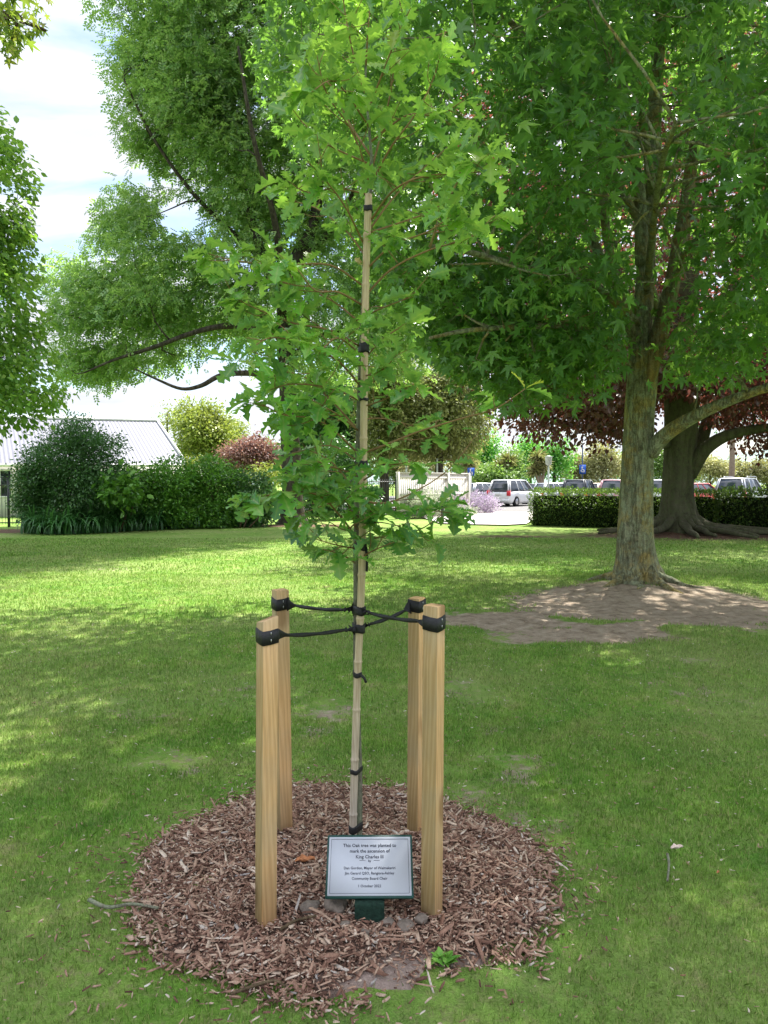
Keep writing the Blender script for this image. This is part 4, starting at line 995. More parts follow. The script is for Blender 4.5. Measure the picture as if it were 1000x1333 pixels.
# ------------------------------------------------------------ the tall ash
AD = 30.0
def ap_(px, py, dy=0.0): return P(px, py, AD + dy)
ash = Tree(); A0 = G(381, 681); A0 = np.array([A0[0] * AD / A0[1], AD, 0.0])
pp = smooth_poly([A0 - [0, 0, .1], ap_(381, 670), ap_(380, 620), ap_(377, 560), ap_(374, 500), ap_(371, 440), ap_(370, 400)], sub=8)
ash.tubes.append((pp, np.interp(pp[:, 2], [0, 1, 5, 9], [.5, .40, .34, .28]), 26, .14, 0, root_flare(0, .4, 5, 0, .6)))
T = np.gradient(pp, axis=0); T /= np.linalg.norm(T, axis=1)[:, None]; ash.p += list(pp[24:]); ash.r += list(np.full(len(pp) - 24, .3)); ash.T += list(T[24:])
for pts, r0, r1 in (([ap_(371, 420), ap_(380, 350), ap_(405, 300), ap_(415, 240), ap_(410, 150), ap_(400, 40), ap_(390, -80)], .3, .07),
                    ([ap_(371, 410), ap_(345, 340), ap_(320, 260), ap_(300, 180), ap_(280, 90), ap_(270, 0)], .22, .05),
                    ([ap_(375, 360), ap_(400, 330), ap_(430, 300), ap_(460, 250), ap_(480, 150)], .2, .05),
                    ([ap_(371, 430), ap_(345, 428, -.6), ap_(300, 424, -1.4), ap_(255, 432, -2.0), ap_(200, 452, -2.4), ap_(150, 468, -2.6), ap_(110, 485, -2.8)], .16, .03),
                    ([ap_(372, 490), ap_(330, 486, -1.2), ap_(290, 488, -2.0), ap_(262, 502, -2.4), ap_(236, 506, -2.7), ap_(205, 494, -3), ap_(175, 480, -3.2)], .13, .025),
                    ([ap_(371, 450), ap_(330, 400, 1), ap_(270, 370, 2), ap_(200, 345, 2.5), ap_(130, 340, 3)], .15, .03),
                    ([ap_(345, 340), ap_(300, 300), ap_(250, 250, -1), ap_(200, 180, -1.5), ap_(160, 100, -2)], .12, .03),
                    ([ap_(371, 420), ap_(360, 300, -2), ap_(330, 180, -4), ap_(310, 60, -5)], .16, .04),
                    ([ap_(374, 470), ap_(410, 440, 0), ap_(450, 430, -.5), ap_(490, 440, -1)], .12, .03)):
    ash.limb(pts, r0, r1, 10, .1)
m = AD / 1000
def ab(px, py, rx, ry, dens=1.0, dy=0.0, ryy=None): return (ap_(px, py, dy), (rx * m, (ryy or rx) * m, ry * m), dens)
ablobs = [ab(195, 50, 62, 75), ab(262, 20, 90, 70), ab(250, 130, 95, 70), ab(190, 180, 42, 40), ab(360, 60, 110, 120), ab(330, 180, 100, 90), ab(450, 130, 110, 130), ab(320, 270, 70, 60, 1),
          ab(190, 262, 48, 34, 1), ab(175, 320, 70, 44), ab(115, 370, 55, 48), ab(150, 430, 75, 45), ab(225, 395, 90, 55), ab(300, 370, 90, 70), ab(105, 478, 50, 26, 1.2), ab(185, 470, 60, 22, 1.0), ab(300, 440, 70, 30, .5), ab(260, 210, 120, 90, .5), ab(180, 390, 120, 80, .5), ab(220, 110, 110, 120, .5),
          ab(420, 260, 90, 100), ab(420, 400, 80, 50, .8), ab(490, 330, 60, 110, .9), ab(510, 430, 60, 60, 1.0), ab(400, 450, 60, 40, .7), ab(340, -110, 230, 130, 1.6), ab(270, 500, 45, 10, .15)]
def ash_excl(p):
    x, y, z = p[:, 0], p[:, 1], p[:, 2]; px = 500 + x / y * 1000; py = HORIZON - (z - CAMH) / y * 1000
    n = lambda s: rng.normal(0, s, len(px))
    left = np.interp(py, [-30, 40, 70, 130, 150, 215, 228, 245, 300, 330, 420, 500, 520], [115, 112, 130, 140, 152, 160, 145, 128, 130, 60, 60, 80, 120])
    bad = px < left + n(3)
    bad |= ((px - 240) / 30) ** 2 + ((py - 285) / 22) ** 2 < 1
    bad |= ((px - 190) / 17) ** 2 + ((py - 234) / 15) ** 2 < 1
    bad |= ((px - 214) / 30) ** 2 + ((py - 243) / 7) ** 2 < 1
    bad |= ((px - 140) / 16) ** 2 + ((py - 340) / 5) ** 2 < 1
    bad |= ((px - 130) / 22) ** 2 + ((py - 440) / 6) ** 2 < 1
    bad |= ((px - 240) / 12) ** 2 + ((py - 368) / 7) ** 2 < 1
    bad |= (py > np.interp(px, [60, 120, 160, 200, 230, 260, 300, 330, 400, 500], [540, 525, 498, 490, 482, 495, 470, 490, 500, 500]) + n(5))
    bad |= (py > 495) & (px > 215) & (px < 380)
    return bad
cl = blob_points(ablobs, .28, .4, ash_excl); ash.reach(cl, .012, .018, 4)
tips = blob_points([(c, (.95, .95, .6), 1) for c in cl], 1.1, .5, ash_excl); ash.reach(tips[::2], .007, .008, 3, add=False)
asht = thing('ash_tree', 'tall ash with feathery leaves and long low boughs arching over the left shrubs', 'tree', A0); off = np.array(A0)
ash.wood('trunk', M['ash_bark'], asht, off)
a = Acc(); foliage(a, tips - off, ASH, 14, (.42, .42, .28), .33, np.array([0, 0, 10.]), .5, .45, excl=lambda q: ash_excl(q + off)); a.build('crown', M['ash_leaf'], asht)
print('ash', len(cl), len(tips))

# ------------------------------------------------------------ linden at the left edge, bough above it
LD_ = 16.0
def lp_(px, py, dy=0.0): return P(px, py, LD_ + dy)
li = Tree(); l0 = np.array([-11.5, LD_, 0.0])
li.limb([l0 - [0, 0, .1], l0 + [0, 0, 2], l0 + [.1, 0, 5], l0 + [0, 0, 9], l0 + [.1, 0, 12]], .4, .1, 16)
for k in range(6): li.limb([l0 + [0, 0, 2.2 + k * 1.3], l0 + [1.4, -.6 + .3 * k, 2.8 + k * 1.4], l0 + [2.6, -.8 + .4 * k, 3.2 + k * 1.3]], .12, .03, 8)
m = LD_ / 1000
def lb_(px, py, rx, ry, dens=1.0, dy=0.0, rd=None): return (lp_(px, py, dy), (rx * m, (rd or rx) * m, ry * m), dens)
lblobs = [lb_(-25, 175, 65, 80), lb_(-30, 270, 85, 60), lb_(-10, 345, 75, 60), lb_(-5, 430, 85, 65), lb_(-15, 510, 105, 62), lb_(-110, 350, 130, 260, .6, 0.5), lb_(-170, 480, 150, 100, .5)]
def li_excl(p):
    x, y, z = p[:, 0], p[:, 1], p[:, 2]; px = 500 + x / y * 1000; py = HORIZON - (z - CAMH) / y * 1000
    e = np.interp(py, [80, 110, 160, 200, 240, 290, 350, 400, 450, 500, 540, 570, 592], [0, 6, 22, 40, 60, 46, 60, 70, 80, 96, 90, 55, 10])
    return (px > e + rng.normal(0, 4, len(px))) | (py > 596)
cl = blob_points(lblobs, .9, .4, li_excl); li.reach(cl, .012, .012, 4)
tips = blob_points([(c, (.5, .5, .33), 1) for c in cl], 2.4, .5, li_excl); li.reach(tips[::3], .007, .006, 3, add=False)
lit = thing('linden_tree', 'leafy linden whose pale green crown fills the left edge of the picture', 'tree', l0)
li.wood('trunk', M['ash_bark'], lit, l0)
a = Acc(); foliage(a, tips - l0, HX, 34, (.19, .19, .15), .125, np.array([0, 0, 6.]), .5, .6, excl=lambda q: li_excl(q + l0)); a.build('crown', M['lime_leaf'], lit)
print('linden', len(cl), len(tips))
# near tree standing off to the left: only the tip of one bough hangs into view
nb = Tree(); n0 = np.array([-6.2, 5.6, 0.0])
nb.limb([n0 - [0, 0, .1], n0 + [0, 0, 2.5], n0 + [.1, .1, 5], n0 + [.2, .2, 7.5], n0 + [.2, .2, 9.5]], .26, .06, 14)
nb.limb([n0 + [0, 0, 4.0], P(-150, 10, 6.4), P(-60, 0, 6.6), P(10, 20, 6.7), P(60, 40, 6.8)], .07, .012, 7)
nb.limb([n0 + [0, 0, 5.0], P(-120, -110, 6.8), P(0, -90, 7.2), P(60, -70, 7.4)], .06, .012, 7)
nblobs = [(P(10, 25, 6.7), (.5, .5, .3), 2.0), (P(-70, 10, 6.7), (.6, .7, .45), 1.2), (P(10, 55, 6.7), (.2, .3, .2), 2), (P(30, -60, 7), (.6, .7, .4), 1.2), ((-6.2, 5.6, 7.8), (2.2, 2.2, 2.4), .5)]
def nb_excl(p):
    x, y, z = p[:, 0], p[:, 1], p[:, 2]; px = 500 + x / y * 1000; py = HORIZON - (z - CAMH) / y * 1000
    return (px > np.interp(py, [-200, -40, 0, 20, 45, 60, 80, 95], [60, 62, 68, 82, 80, 50, 28, 8]))
cl = blob_points(nblobs, 2.5, .4, nb_excl); nb.reach(cl, .012, .007, 4)
tips = blob_points([(c, (.28, .28, .2), 1) for c in cl], 5, .5, nb_excl)
nt_ = thing('maple_tree', 'maple outside the left edge whose browning bough hangs into the top left corner', 'tree', n0)
nb.wood('trunk', M['twig'], nt_, n0)
a = Acc(); foliage(a, tips - n0, GUM, 7, (.10, .10, .08), .105, np.array([0, 0, 6.]), .6, .6, excl=lambda q: nb_excl(q + n0)); a.build('crown', M['bough_leaf'], nt_)

# ------------------------------------------------------------ the sapling's branches and leaves
def sp(px, py, d=0.0): return P(px, py, SY + d)
S0 = np.array([stem[0][0], stem[0][1], 0])
BR = [
    [(468, 560, 0), (440, 540, -.2), (405, 520, -.35), .9], [(468, 545, 0), (500, 545, .12), (540, 555, .22), .8], [(467, 620, 0), (440, 610, -.15), (410, 600, -.3), 1.0], [(467, 630, 0), (500, 610, -.15), (535, 600, -.3), .9],
    [(467, 680, 0), (450, 690, -.15), (430, 680, -.25), 1.0], [(467, 690, 0), (490, 680, -.12), (520, 685, -.25), .8], [(468, 600, 0), (430, 580, .15), (380, 590, .25), .8], [(470, 490, 0), (500, 480, -.15), (520, 455, -.25), .8],
    [(471, 460, 0), (440, 440, -.2), (415, 460, -.3), 1.0], [(469, 520, 0), (430, 505, -.1), (380, 500, -.2), (345, 510, -.25), 1.0], [(473, 410, 0), (500, 400, -.12), (540, 385, -.22), .8], [(467, 650, 0), (430, 655, .1), (390, 670, .2), .7],
    [(467, 730, 0), (490, 715, -.08), (515, 705, -.15), .6], [(467, 715, 0), (440, 710, -.06), (405, 700, -.12), .7],  # (attach px, py), via..., tip with depth offsets, leaf density
    [(466, 735, 0), (445, 722, -.05), (420, 715, -.12), .5], [(466, 700, 0), (440, 668, -.1), (415, 645, -.2), (375, 640, -.3), (325, 650, -.42), 1.5], [(466, 690, 0), (450, 650, -.12), (425, 640, -.25), 1.4],
    [(467, 705, 0), (500, 698, -.06), (545, 690, -.1), (578, 668, -.1), .55], [(467, 668, 0), (510, 662, -.06), (555, 664, -.14), (590, 668, -.2), .7], [(467, 650, 0), (500, 655, .1), (540, 640, .2), (585, 610, .3), (625, 560, .36), .28],
    [(467, 592, 0), (505, 578, -.05), (545, 562, -.1), (600, 545, -.16), (645, 532, -.2), (684, 506, -.25), .42],
    [(468, 640, 0), (430, 600, .1), (400, 585, .2), .7], [(468, 590, 0), (440, 565, -.1), (410, 545, -.2), (370, 540, -.28), (330, 520, -.35), 1.1], [(468, 560, 0), (430, 520, .1), (395, 490, .2), (350, 480, .28), .9],
    [(469, 530, 0), (500, 520, -.1), (540, 500, -.2), .7], [(470, 500, 0), (440, 470, -.15), (400, 450, -.25), (350, 440, -.34), (310, 470, -.4), 1.0], [(471, 450, 0), (430, 430, -.05), (380, 420, -.1), (330, 400, -.15), (310, 390, -.18), .9],
    [(471, 470, 0), (500, 440, .1), (530, 420, .2), .6], [(473, 420, 0), (430, 390, .1), (380, 370, .2), (330, 360, .3), .8], [(474, 395, 0), (440, 380, -.1), (410, 378, -.15), (380, 345, -.2), (340, 345, -.2), .8],
    [(476, 370, 0), (430, 345, -.05), (370, 345, -.1), (310, 340, -.15), (270, 330, -.18), .8], [(475, 385, 0), (510, 350, .0), (560, 325, .0), (610, 310, .0), (645, 280, .0), .85], [(475, 350, 0), (510, 320, -.15), (560, 300, -.25), (600, 270, -.3), .8],
    [(477, 330, 0), (450, 300, .1), (410, 270, .2), (370, 260, .3), .8], [(478, 320, 0), (450, 270, -.15), (420, 230, -.25), (400, 210, -.3), .9], [(479, 300, 0), (510, 260, .1), (550, 220, .2), (585, 190, .3), 1],
    [(480, 290, 0), (510, 250, -.15), (550, 230, -.25), (610, 225, -.3), (640, 222, -.33), .9], [(484, 240, 0), (470, 200, -.1), (455, 165, -.15), (425, 120, -.2), (410, 60, -.25), 1.1], [(484, 235, 0), (510, 190, -.1), (540, 150, -.15), (565, 100, -.18), (580, 40, -.2), 1.1],
    [(483, 215, 0), (500, 160, .1), (510, 110, .2), (515, 60, .25), 1.1], [(482, 200, 0), (450, 150, .15), (430, 90, .25), (440, 40, .3), 1.0], [(481, 180, 0), (530, 150, .0), (570, 150, .0), (605, 130, .0), .9], [(480, 160, 0), (450, 120, -.2), (430, 105, -.3), (405, 120, -.35), 1],
    [(479, 140, 0), (500, 90, -.1), (520, 40, -.2), (535, 10, -.2), 1.1], [(478, 120, 0), (460, 70, .0), (450, 20, .0), (445, -20, 0), 1], [(477, 80, 0), (480, 30, -.05), (485, -30, -.05), 1.2], [(481, 210, 0), (430, 190, .0), (400, 165, -.05), (385, 150, 0), .8],
    [(480, 250, 0), (440, 245, -.1), (400, 250, -.2), (375, 235, -.25), .6], [(478, 300, 0), (520, 290, .15), (560, 275, .25), (600, 250, .3), .7],
]
twv = Acc(); lp, ld, gold_p, gold_d = [], [], [], []
for bi, br_ in enumerate(BR):
    *pts, dens = br_
    pts = [sp(*p) for p in pts]; pts[0] = at_z(stem, pts[0][2])
    pp = smooth_poly(pts, sub=5); L = np.linalg.norm(np.diff(pp, axis=0), axis=1).sum()
    r0 = .0028 + .0035 * L
    acc = Acc(); acc.tube(pp - S0, np.linspace(r0, .0016, len(pp)), 6)
    T = np.gradient(pp, axis=0); T /= np.linalg.norm(T, axis=1)[:, None]
    ntw = max(4, int(L * 13)) if dens > .45 else max(3, int(L * 7))
    us = list(np.linspace(.28, 1.0, ntw)) 
    for u in us:
        k = min(len(pp) - 1, int(round(u * (len(pp) - 1)))); p0 = pp[k]
        if u < .98:
            d = T[k] * .6 + rng.normal(0, .75, 3); d[2] = abs(d[2]) * .3 + d[2] * .5 + .1
            d /= np.linalg.norm(d); tl = rng.uniform(.05, .17) * (1.15 - .4 * u)
            e = p0 + d * tl + [0, 0, .01]; tw_ = smooth_poly([p0, p0 + d * tl * .5 + rng.normal(0, .006, 3), e], sub=3)
            acc.tube(tw_ - S0, np.linspace(.0021, .0012, len(tw_)), 4); dirn = d
        else: e = p0; dirn = T[k]; tw_ = pp[-4:]
        nl = int(round((.72 if pts[-1][2] > 2.75 else (.6 if bi < 14 else .95)) * rng.uniform(6, 10) * (dens if dens < 1 else (1 + (dens - 1) * .5)))); nl = max(nl, 2)
        for _ in range(nl):            # rosette at the twig's end, a few back along it
            q = e if rng.uniform() < .65 else tw_[rng.integers(0, len(tw_))]
            dd = dirn * .5 + rng.normal(0, .75, 3); dd[2] = dd[2] * .55 + .02
            (gold_p if bi == 20 and u > .93 and rng.uniform() < .35 else lp).append(q); (gold_d if len(gold_p) > len(gold_d) else ld).append(dd)
    acc.build('branch', M['oak_twig'], sapling, smooth=True)
lp, ld = np.array(lp), np.array(ld)
a = Acc()
R = orient(ld, .38, .28); n = len(lp); sz = .094 * np.clip(rng.normal(1, .24, n), .45, 1.5) * np.interp(lp[:, 2], [1.2, 1.6, 3.4], [1.08, 1.0, .95])
q = np.ones((n, 3)) * sz[:, None]; q[:, 0] *= rng.uniform(.85, 1.25, n); q[:, 2] *= rng.uniform(-.5, 3.2, n)
a.stamp(OAK[0], OAK[1], lp - S0, R, q); nrib = n
if len(gold_p):
    gold_p, gold_d = np.array(gold_p), np.array(gold_d); R = orient(gold_d, .3, -.2); a.stamp(OAK[0], OAK[1], gold_p - S0, R, np.full(len(gold_p), .10), 1)
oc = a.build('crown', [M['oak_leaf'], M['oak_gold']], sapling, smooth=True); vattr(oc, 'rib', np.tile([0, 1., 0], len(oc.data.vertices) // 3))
print('oak leaves', n)
# ------------------------------------------------------------ shrubs, hedges, far trees
def bush(name, label, cat, blobs, mat, size, dens, tmpl=RH, per=10, group=None, sh=.35, stems=True, spread=.16, twigm='twig', up=.7, droop=.2, base=None, excl=None, tipd=3.0, rs=.012, trunk=None):
    blobs = [(np.asarray(c, float), r, d) for c, r, d in blobs]
    c0 = np.mean([b[0] for b in blobs], 0) if base is None else np.asarray(base, float); b0_ = np.array([c0[0], c0[1], 0.0])
    t = Tree(); top = max(b[0][2] for b in blobs)
    if trunk: t.limb([b0_, b0_ + [0, 0, top * .35], b0_ + [rng.normal(0, .1), 0, top * .7], b0_ + [0, 0, top]], trunk, trunk * .3, 8)
    else:
        for k in range(3): t.limb([b0_ + [rng.normal(0, .1), rng.normal(0, .1), 0], b0_ + [rng.normal(0, .2), rng.normal(0, .1), top * .5], b0_ + [rng.normal(0, .3), rng.normal(0, .2), top]], .03, .01, 6)
    tips = blob_points(blobs, dens, sh, excl); tips = tips[tips[:, 2] > .05]
    if stems: t.reach(tips[::4], rs, .006, 3, add=True) if len(tips) < 900 else t.reach(tips[::10], rs, .006, 3, add=True)
    o = thing(name, label, cat, b0_, 0, group)
    t.wood('trunk' if trunk else 'stems', M[twigm], o, b0_)
    per = int(per * (2.6 if stems else 1.3)); size = size * 1.2
    a = Acc(); foliage(a, tips - b0_, tmpl, per, (spread,) * 3, size, c0 - b0_ + [0, 0, top * .5], up, droop); a.build('crown' if trunk else 'foliage', M[mat], o)
    return o
def hedge(name, label, p0, p1, w, h, mat, group=None, dens=300, size=.06, wob=.05, lump=.08):
    p0 = np.asarray(p0, float); p1 = np.asarray(p1, float); d = p1 - p0; L = np.linalg.norm(d[:2]); ux_ = d / L; nx_ = np.array([-ux_[1], ux_[0], 0])
    # dark woody core, then the leafy skin
    o = thing(name, label, 'hedge', (p0 + p1) / 2 * [1, 1, 0], 0, group); off = (p0 + p1) / 2 * [1, 1, 0]
    a = Acc(); n = int(L / .25) + 2; rings = []
    for k in range(n):
        u = k / (n - 1); c = p0 + d * u; e = .8 if 0 < k < n - 1 else .6; hh = h * (.92 if 0 < k < n - 1 else .8)
        rings.append([c + nx_ * (w / 2 - .12) * s_ * e + [0, 0, z] for s_, z in ((-1, 0), (-1, hh * .9), (-.8, hh - .06), (.8, hh - .06), (1, hh * .9), (1, 0))])
    a.loft(np.array(rings) - off); a.build('branch_core', M['hedge_core'], o)
    P_ = []; N_ = []
    def face(n, fx):
        u = rng.uniform(0, 1, n); v = rng.uniform(0, 1, n); q, nn = fx(u, v); P_.append(q); N_.append(nn)
    A = lambda u, v, s: (p0 + d * u[:, None] + nx_ * (w / 2) * s + np.array([0, 0, 1]) * (v * h)[:, None], np.repeat((nx_ * s)[None], len(u), 0))
    face(int(L * h * dens), lambda u, v: A(u, v, -1)); face(int(L * h * dens * .5), lambda u, v: A(u, v, 1))
    face(int(L * w * dens), lambda u, v: (p0 + d * u[:, None] + nx_ * ((v - .5) * w)[:, None] + [0, 0, h], np.repeat(np.array([[0, 0, 1.]]), len(u), 0)))
    for q0, s in ((p0, -1), (p1, 1)): face(int(w * h * dens), lambda u, v: (q0 + nx_ * ((u - .5) * w)[:, None] + np.array([0, 0, 1]) * (v * h)[:, None], np.repeat((ux_ * s)[None], len(u), 0)))
    pos = np.concatenate(P_); nn = np.concatenate(N_)
    k = fbm(pos[:, 0] * 1.3 + pos[:, 1], pos[:, 2] * 1.6 + pos[:, 1] * .7, 5, 4) - .5
    pos = pos + nn * (k * lump * 2)[:, None] + rng.normal(0, wob, pos.shape); pos[:, 2] = np.abs(pos[:, 2])
    dirs = nn * .8 + rng.normal(0, .6, nn.shape) + [0, 0, .3]
    a = Acc(); leaves(a, RH, pos - off, dirs, size, .8, 0, .3); a.build('foliage', M[mat], o); return o
M['hedge_core'] = plain('hedge_core', (0.02, 0.03, 0.012), 1.0, 0.0, var=.5, vs=9, bump=1)

h0, h1 = G(690, 684), G(1000, 693)
hd = h1 - h0; hm = h0 + hd * .80; h2 = h0 + hd * 1.5
nh = np.array([-hd[1], hd[0], 0]) / np.linalg.norm(hd[:2]) * .6
hh1 = 1.6 - .0068 * h0[1]
hedge('clipped_hedge', 'long clipped hedge with a flat sunlit top in front of the parked cars', h0 + nh, hm + nh, 1.2, 1.27, 'hedge_leaf', dens=560, size=.07)
hedge('clipped_hedge', 'looser right hand hedge with a bulging lumpy face below the silver wagon', hm + nh + hd * .012, h2 + nh, 1.25, 1.27, 'hedge_leaf', dens=480, size=.085, wob=.08, lump=.28)

# left shrubbery
def sb_(px, py, D, rx, ry, rz_, d=1.0): c = P(px, py, D); return (c, (rx * D / 1000, ry, rz_ * D / 1000), d)
bush('evergreen_shrub', 'tallest rounded dark shrub at the left with open wispy top before the iron roof', 'shrub', [sb_(85, 612, 25.3, 52, 1.4, 52), sb_(45, 640, 25, 22, 1, 45), sb_(120, 640, 25, 58, 1.2, 50), sb_(100, 568, 25.6, 30, 1, 24, .6), sb_(140, 580, 25.4, 30, 1, 14, .35)], 'shrub_dark', .075, 20, per=12, base=G(90, 692), spread=.13)
bush('evergreen_shrub', 'yellow green shrub at the far left tip beside the iron fence', 'shrub', [sb_(36, 632, 24.8, 12, .4, 26, .8)], 'yellow_leaf', .06, 16, per=7, base=G(36, 690), spread=.12)
bush('fatsia_shrub', 'bright broad leaved shrub catching sun between the tall shrub and the laurel hedge', 'shrub', [sb_(158, 635, 24.4, 26, .6, 22, 1.0)], 'shrub_mid', .17, 9, tmpl=HX, per=6, base=G(160, 692), droop=.5)
hed = [(172, 645, 26.5, 30, 42, 'shrub_mid', 'laurel bush next to the bright broad leaved shrub under the roof end'), (222, 640, 27, 34, 42, 'shrub_mid', 'laurel bush below the right end of the iron roof'),
       (272, 638, 27.6, 34, 45, 'shrub_mid', 'laurel bush with the sunniest top below the round yellow green tree'), (322, 648, 28.3, 30, 38, 'shrub_dark', 'dark laurel bush left of the ash trunk')]
for px, py, D, rx, rz_, mt, lb in hed: bush('laurel_bush', lb, 'shrub', [sb_(px, py, D, rx + 4, 1.1, rz_), sb_(px + 6, 668, D - .3, rx, .9, 24)], mt, .095, 20, per=11, group='laurels behind the strappy clumps', spread=.13, base=G(px, 687))
bush('golden_shrub', 'low golden green shrub behind the laurels just left of the ash trunk', 'shrub', [sb_(348, 620, 31, 26, .8, 16)], 'yellow_leaf', .09, 12, per=8, spread=.14)
bush('evergreen_shrub', 'dark shrub to the right of the ash trunk behind the sapling', 'shrub', [sb_(418, 640, 33, 34, 1, 40), sb_(440, 600, 34, 30, 1, 30)], 'shrub_dark', .1, 14, per=9, spread=.15)
bush('evergreen_shrub', 'dark bush before the black railings right of the sapling stem', 'shrub', [sb_(470, 655, 34, 26, 1, 24)], 'shrub_dark', .1, 14, per=9, spread=.15)
bush('golden_shrub', 'small orange yellow shrub peeping above the laurels beside the roof end', 'shrub', [sb_(250, 606, 34, 14, .5, 9)], 'yellow_leaf', .09, 14, per=8, spread=.12)
# strappy clumps
def strap_clump(px, py, r, hgt, label):
    p = G(px, py); n = 170; a = Acc(); V = []
    ang = rng.uniform(0, 2 * np.pi, n); ln = hgt * rng.uniform(.8, 1.5, n); bend = rng.uniform(1.2, 2.9, n); bx_ = rng.normal(0, r * .35, n); by_ = rng.normal(0, r * .25, n)
    for k in range(n):
        dx, dy = math.cos(ang[k]), math.sin(ang[k]); q = []; x = z = 0.0; th_ = 1.45; st_ = ln[k] / 6
        for s_ in range(7):
            w = .034 * (1 - (s_ / 6) ** 2 * .9); q += [(bx_[k] + dx * x - dy * w, by_[k] + dy * x + dx * w, z), (bx_[k] + dx * x + dy * w, by_[k] + dy * x - dx * w, z + .004)]
            x += math.cos(th_) * st_; z += math.sin(th_) * st_; th_ -= bend[k] / 5
        a.add_arr(q, [(2 * s_, 2 * s_ + 1, 2 * s_ + 3, 2 * s_ + 2) for s_ in range(6)])
    o = a.build('strappy_plant', M['aga_leaf'], smooth=True); o.location = (p[0], p[1], 0); tag(o, label, 'plant', 'strappy leaved clumps along the shrub border')
words = ['first', 'second', 'third', 'fourth', 'fifth', 'sixth', 'seventh', 'eighth', 'ninth', 'tenth']
for k, (px, py) in enumerate([(52, 694), (78, 695), (104, 694), (132, 693), (160, 691), (188, 690), (216, 688), (246, 687), (278, 686), (308, 685)]):
    strap_clump(px, py, .6, 1.0, f'arching dark strappy clump, {words[k]} along the border from the iron fence')

# iron railings at left
def railing(label, p0, p1, h, n, posts, thick=.016):
    p0 = np.asarray(p0); p1 = np.asarray(p1); o = thing('iron_fence', label, 'fence', p0 * [1, 1, 0]); off = p0 * [1, 1, 0]
    a = Acc()
    for k in range(n): c = p0 + (p1 - p0) * (k + .5) / n; a.tube([c + [0, 0, .08] - off, c + [0, 0, h] - off], thick / 2, 5)
    a.build('pickets', M['iron'], o)
    for z in (.15, h - .12): a = Acc(); a.tube([p0 + [0, 0, z] - off, p1 + [0, 0, z] - off], .02, 4); a.build('rail', M['iron'], o)
    for u in posts: c = p0 + (p1 - p0) * u; a = Acc(); a.box(c - off + [0, 0, (h + .1) / 2], (.07, .07, h + .1)); a.box(c - off + [0, 0, h + .12], (.09, .09, .03)); a.build('post', M['iron'], o)
M['iron'] = plain('iron', (0.025, 0.03, 0.028), .5, .4)
f0, f1 = G(-60, 688), G(12.5, 688); f0[1] = f1[1] = 27.6
f0[0] = -560 * .0276; f1[0] = -487.5 * .0276
railing('black iron railing fence at the left edge below the house', f0 + [-2.5, 0, 0], P(60, 688, 27.6) * [1, 1, 0], 1.62, 46, (0, .25, .53, .77, 1))
railing('dark railings between the sapling and the white paling fence', P(455, 680, 35.2) * [1, 1, 0], P(516, 680, 35.2) * [1, 1, 0], 1.75, 22, (0, 1), .03)

# house
M['roof_iron'] = plain('roof_iron', (0.19, 0.19, 0.225), .55, .5, .15, var=.06, vs=3)
M['house_wall'] = plain('house_wall', (0.72, 0.71, 0.66), .8, .2, var=.05, vs=3)
M['dark_glass'] = plain('dark_glass', (0.02, 0.03, 0.03), .12, .6, var=.1)
M['white_trim'] = plain('white_trim', (0.75, 0.75, 0.73), .6, .3, var=.04)
er = P(243, 604, 38); rr2 = P(205, 548, 42); rl = P(100, 541, 40.5); el_ = P(-60, 603, 34.5)
house = thing('house', 'low white house with a pale corrugated iron roof behind the left shrubs', 'house', (er[0] - 6, er[1], 0)); hoff = np.array([er[0] - 6, er[1], 0])
# extend the ridge line and eave line left, keep parallel
ed = (el_ - er); ed /= np.linalg.norm(ed); rdir = rl - rr2; rdir /= np.linalg.norm(rdir)
Lr = 16.0; n = 300; u = np.linspace(0, 1, n)
ev = er + ed * Lr * u[:, None]; rg = rr2 + ed * Lr * u[:, None] * .96; 
nrm = np.cross(ed, (rr2 - er)); nrm /= np.linalg.norm(nrm); nrm *= np.sign(nrm[2])
cor = (np.sin(u * Lr / .19 * 2 * np.pi) * .012)[:, None] * nrm
V = np.concatenate([ev + cor, rg + cor]); a = Acc(); a.add_arr(V - hoff, [(k, k + 1, n + k + 1, n + k) for k in range(n - 1)])
back = er + np.array([-3.2, 9.0, 0]); back2 = back + ed * Lr
V = [rr2, rg[-1], back2, back, er]; a.add(np.array(V) - hoff - [0, 0, .01], [(0, 1, 2, 3), (0, 3, 4)])
a.build('roof', M['roof_iron'], house)
a = Acc(); a.tube([rr2 - hoff + [0, 0, .02], rg[-1] - hoff + [0, 0, .02]], .11, 8); a.tube([er - hoff + [0, 0, .03], rr2 - hoff + [0, 0, .03]], .07, 6); a.build('ridge_cap', M['white_trim'], house)
a = Acc(); a.tube([er - hoff - [0, .1, .08], ev[-1] - hoff - [0, .1, .08]], .075, 8); a.build('gutter', M['white_trim'], house)
w0 = er - ed * -.5; wz = er[2] - .1
inn = np.array([.0, .55, 0])
q0, q1 = (er + ed * .4 + inn) * [1, 1, 0], (er + ed * (Lr - .4) + inn) * [1, 1, 0]
a = Acc(); mid_ = (q0 + q1) / 2; ang = math.atan2((q0 - q1)[1], (q0 - q1)[0]); RW = np.array([[math.cos(ang), -math.sin(ang), 0], [math.sin(ang), math.cos(ang), 0], [0, 0, 1]])
a.box(mid_ - hoff + [0, 3.6, wz / 2], (np.linalg.norm(q1 - q0), 7.0, wz), RW); a.build('wall', M['house_wall'], house)
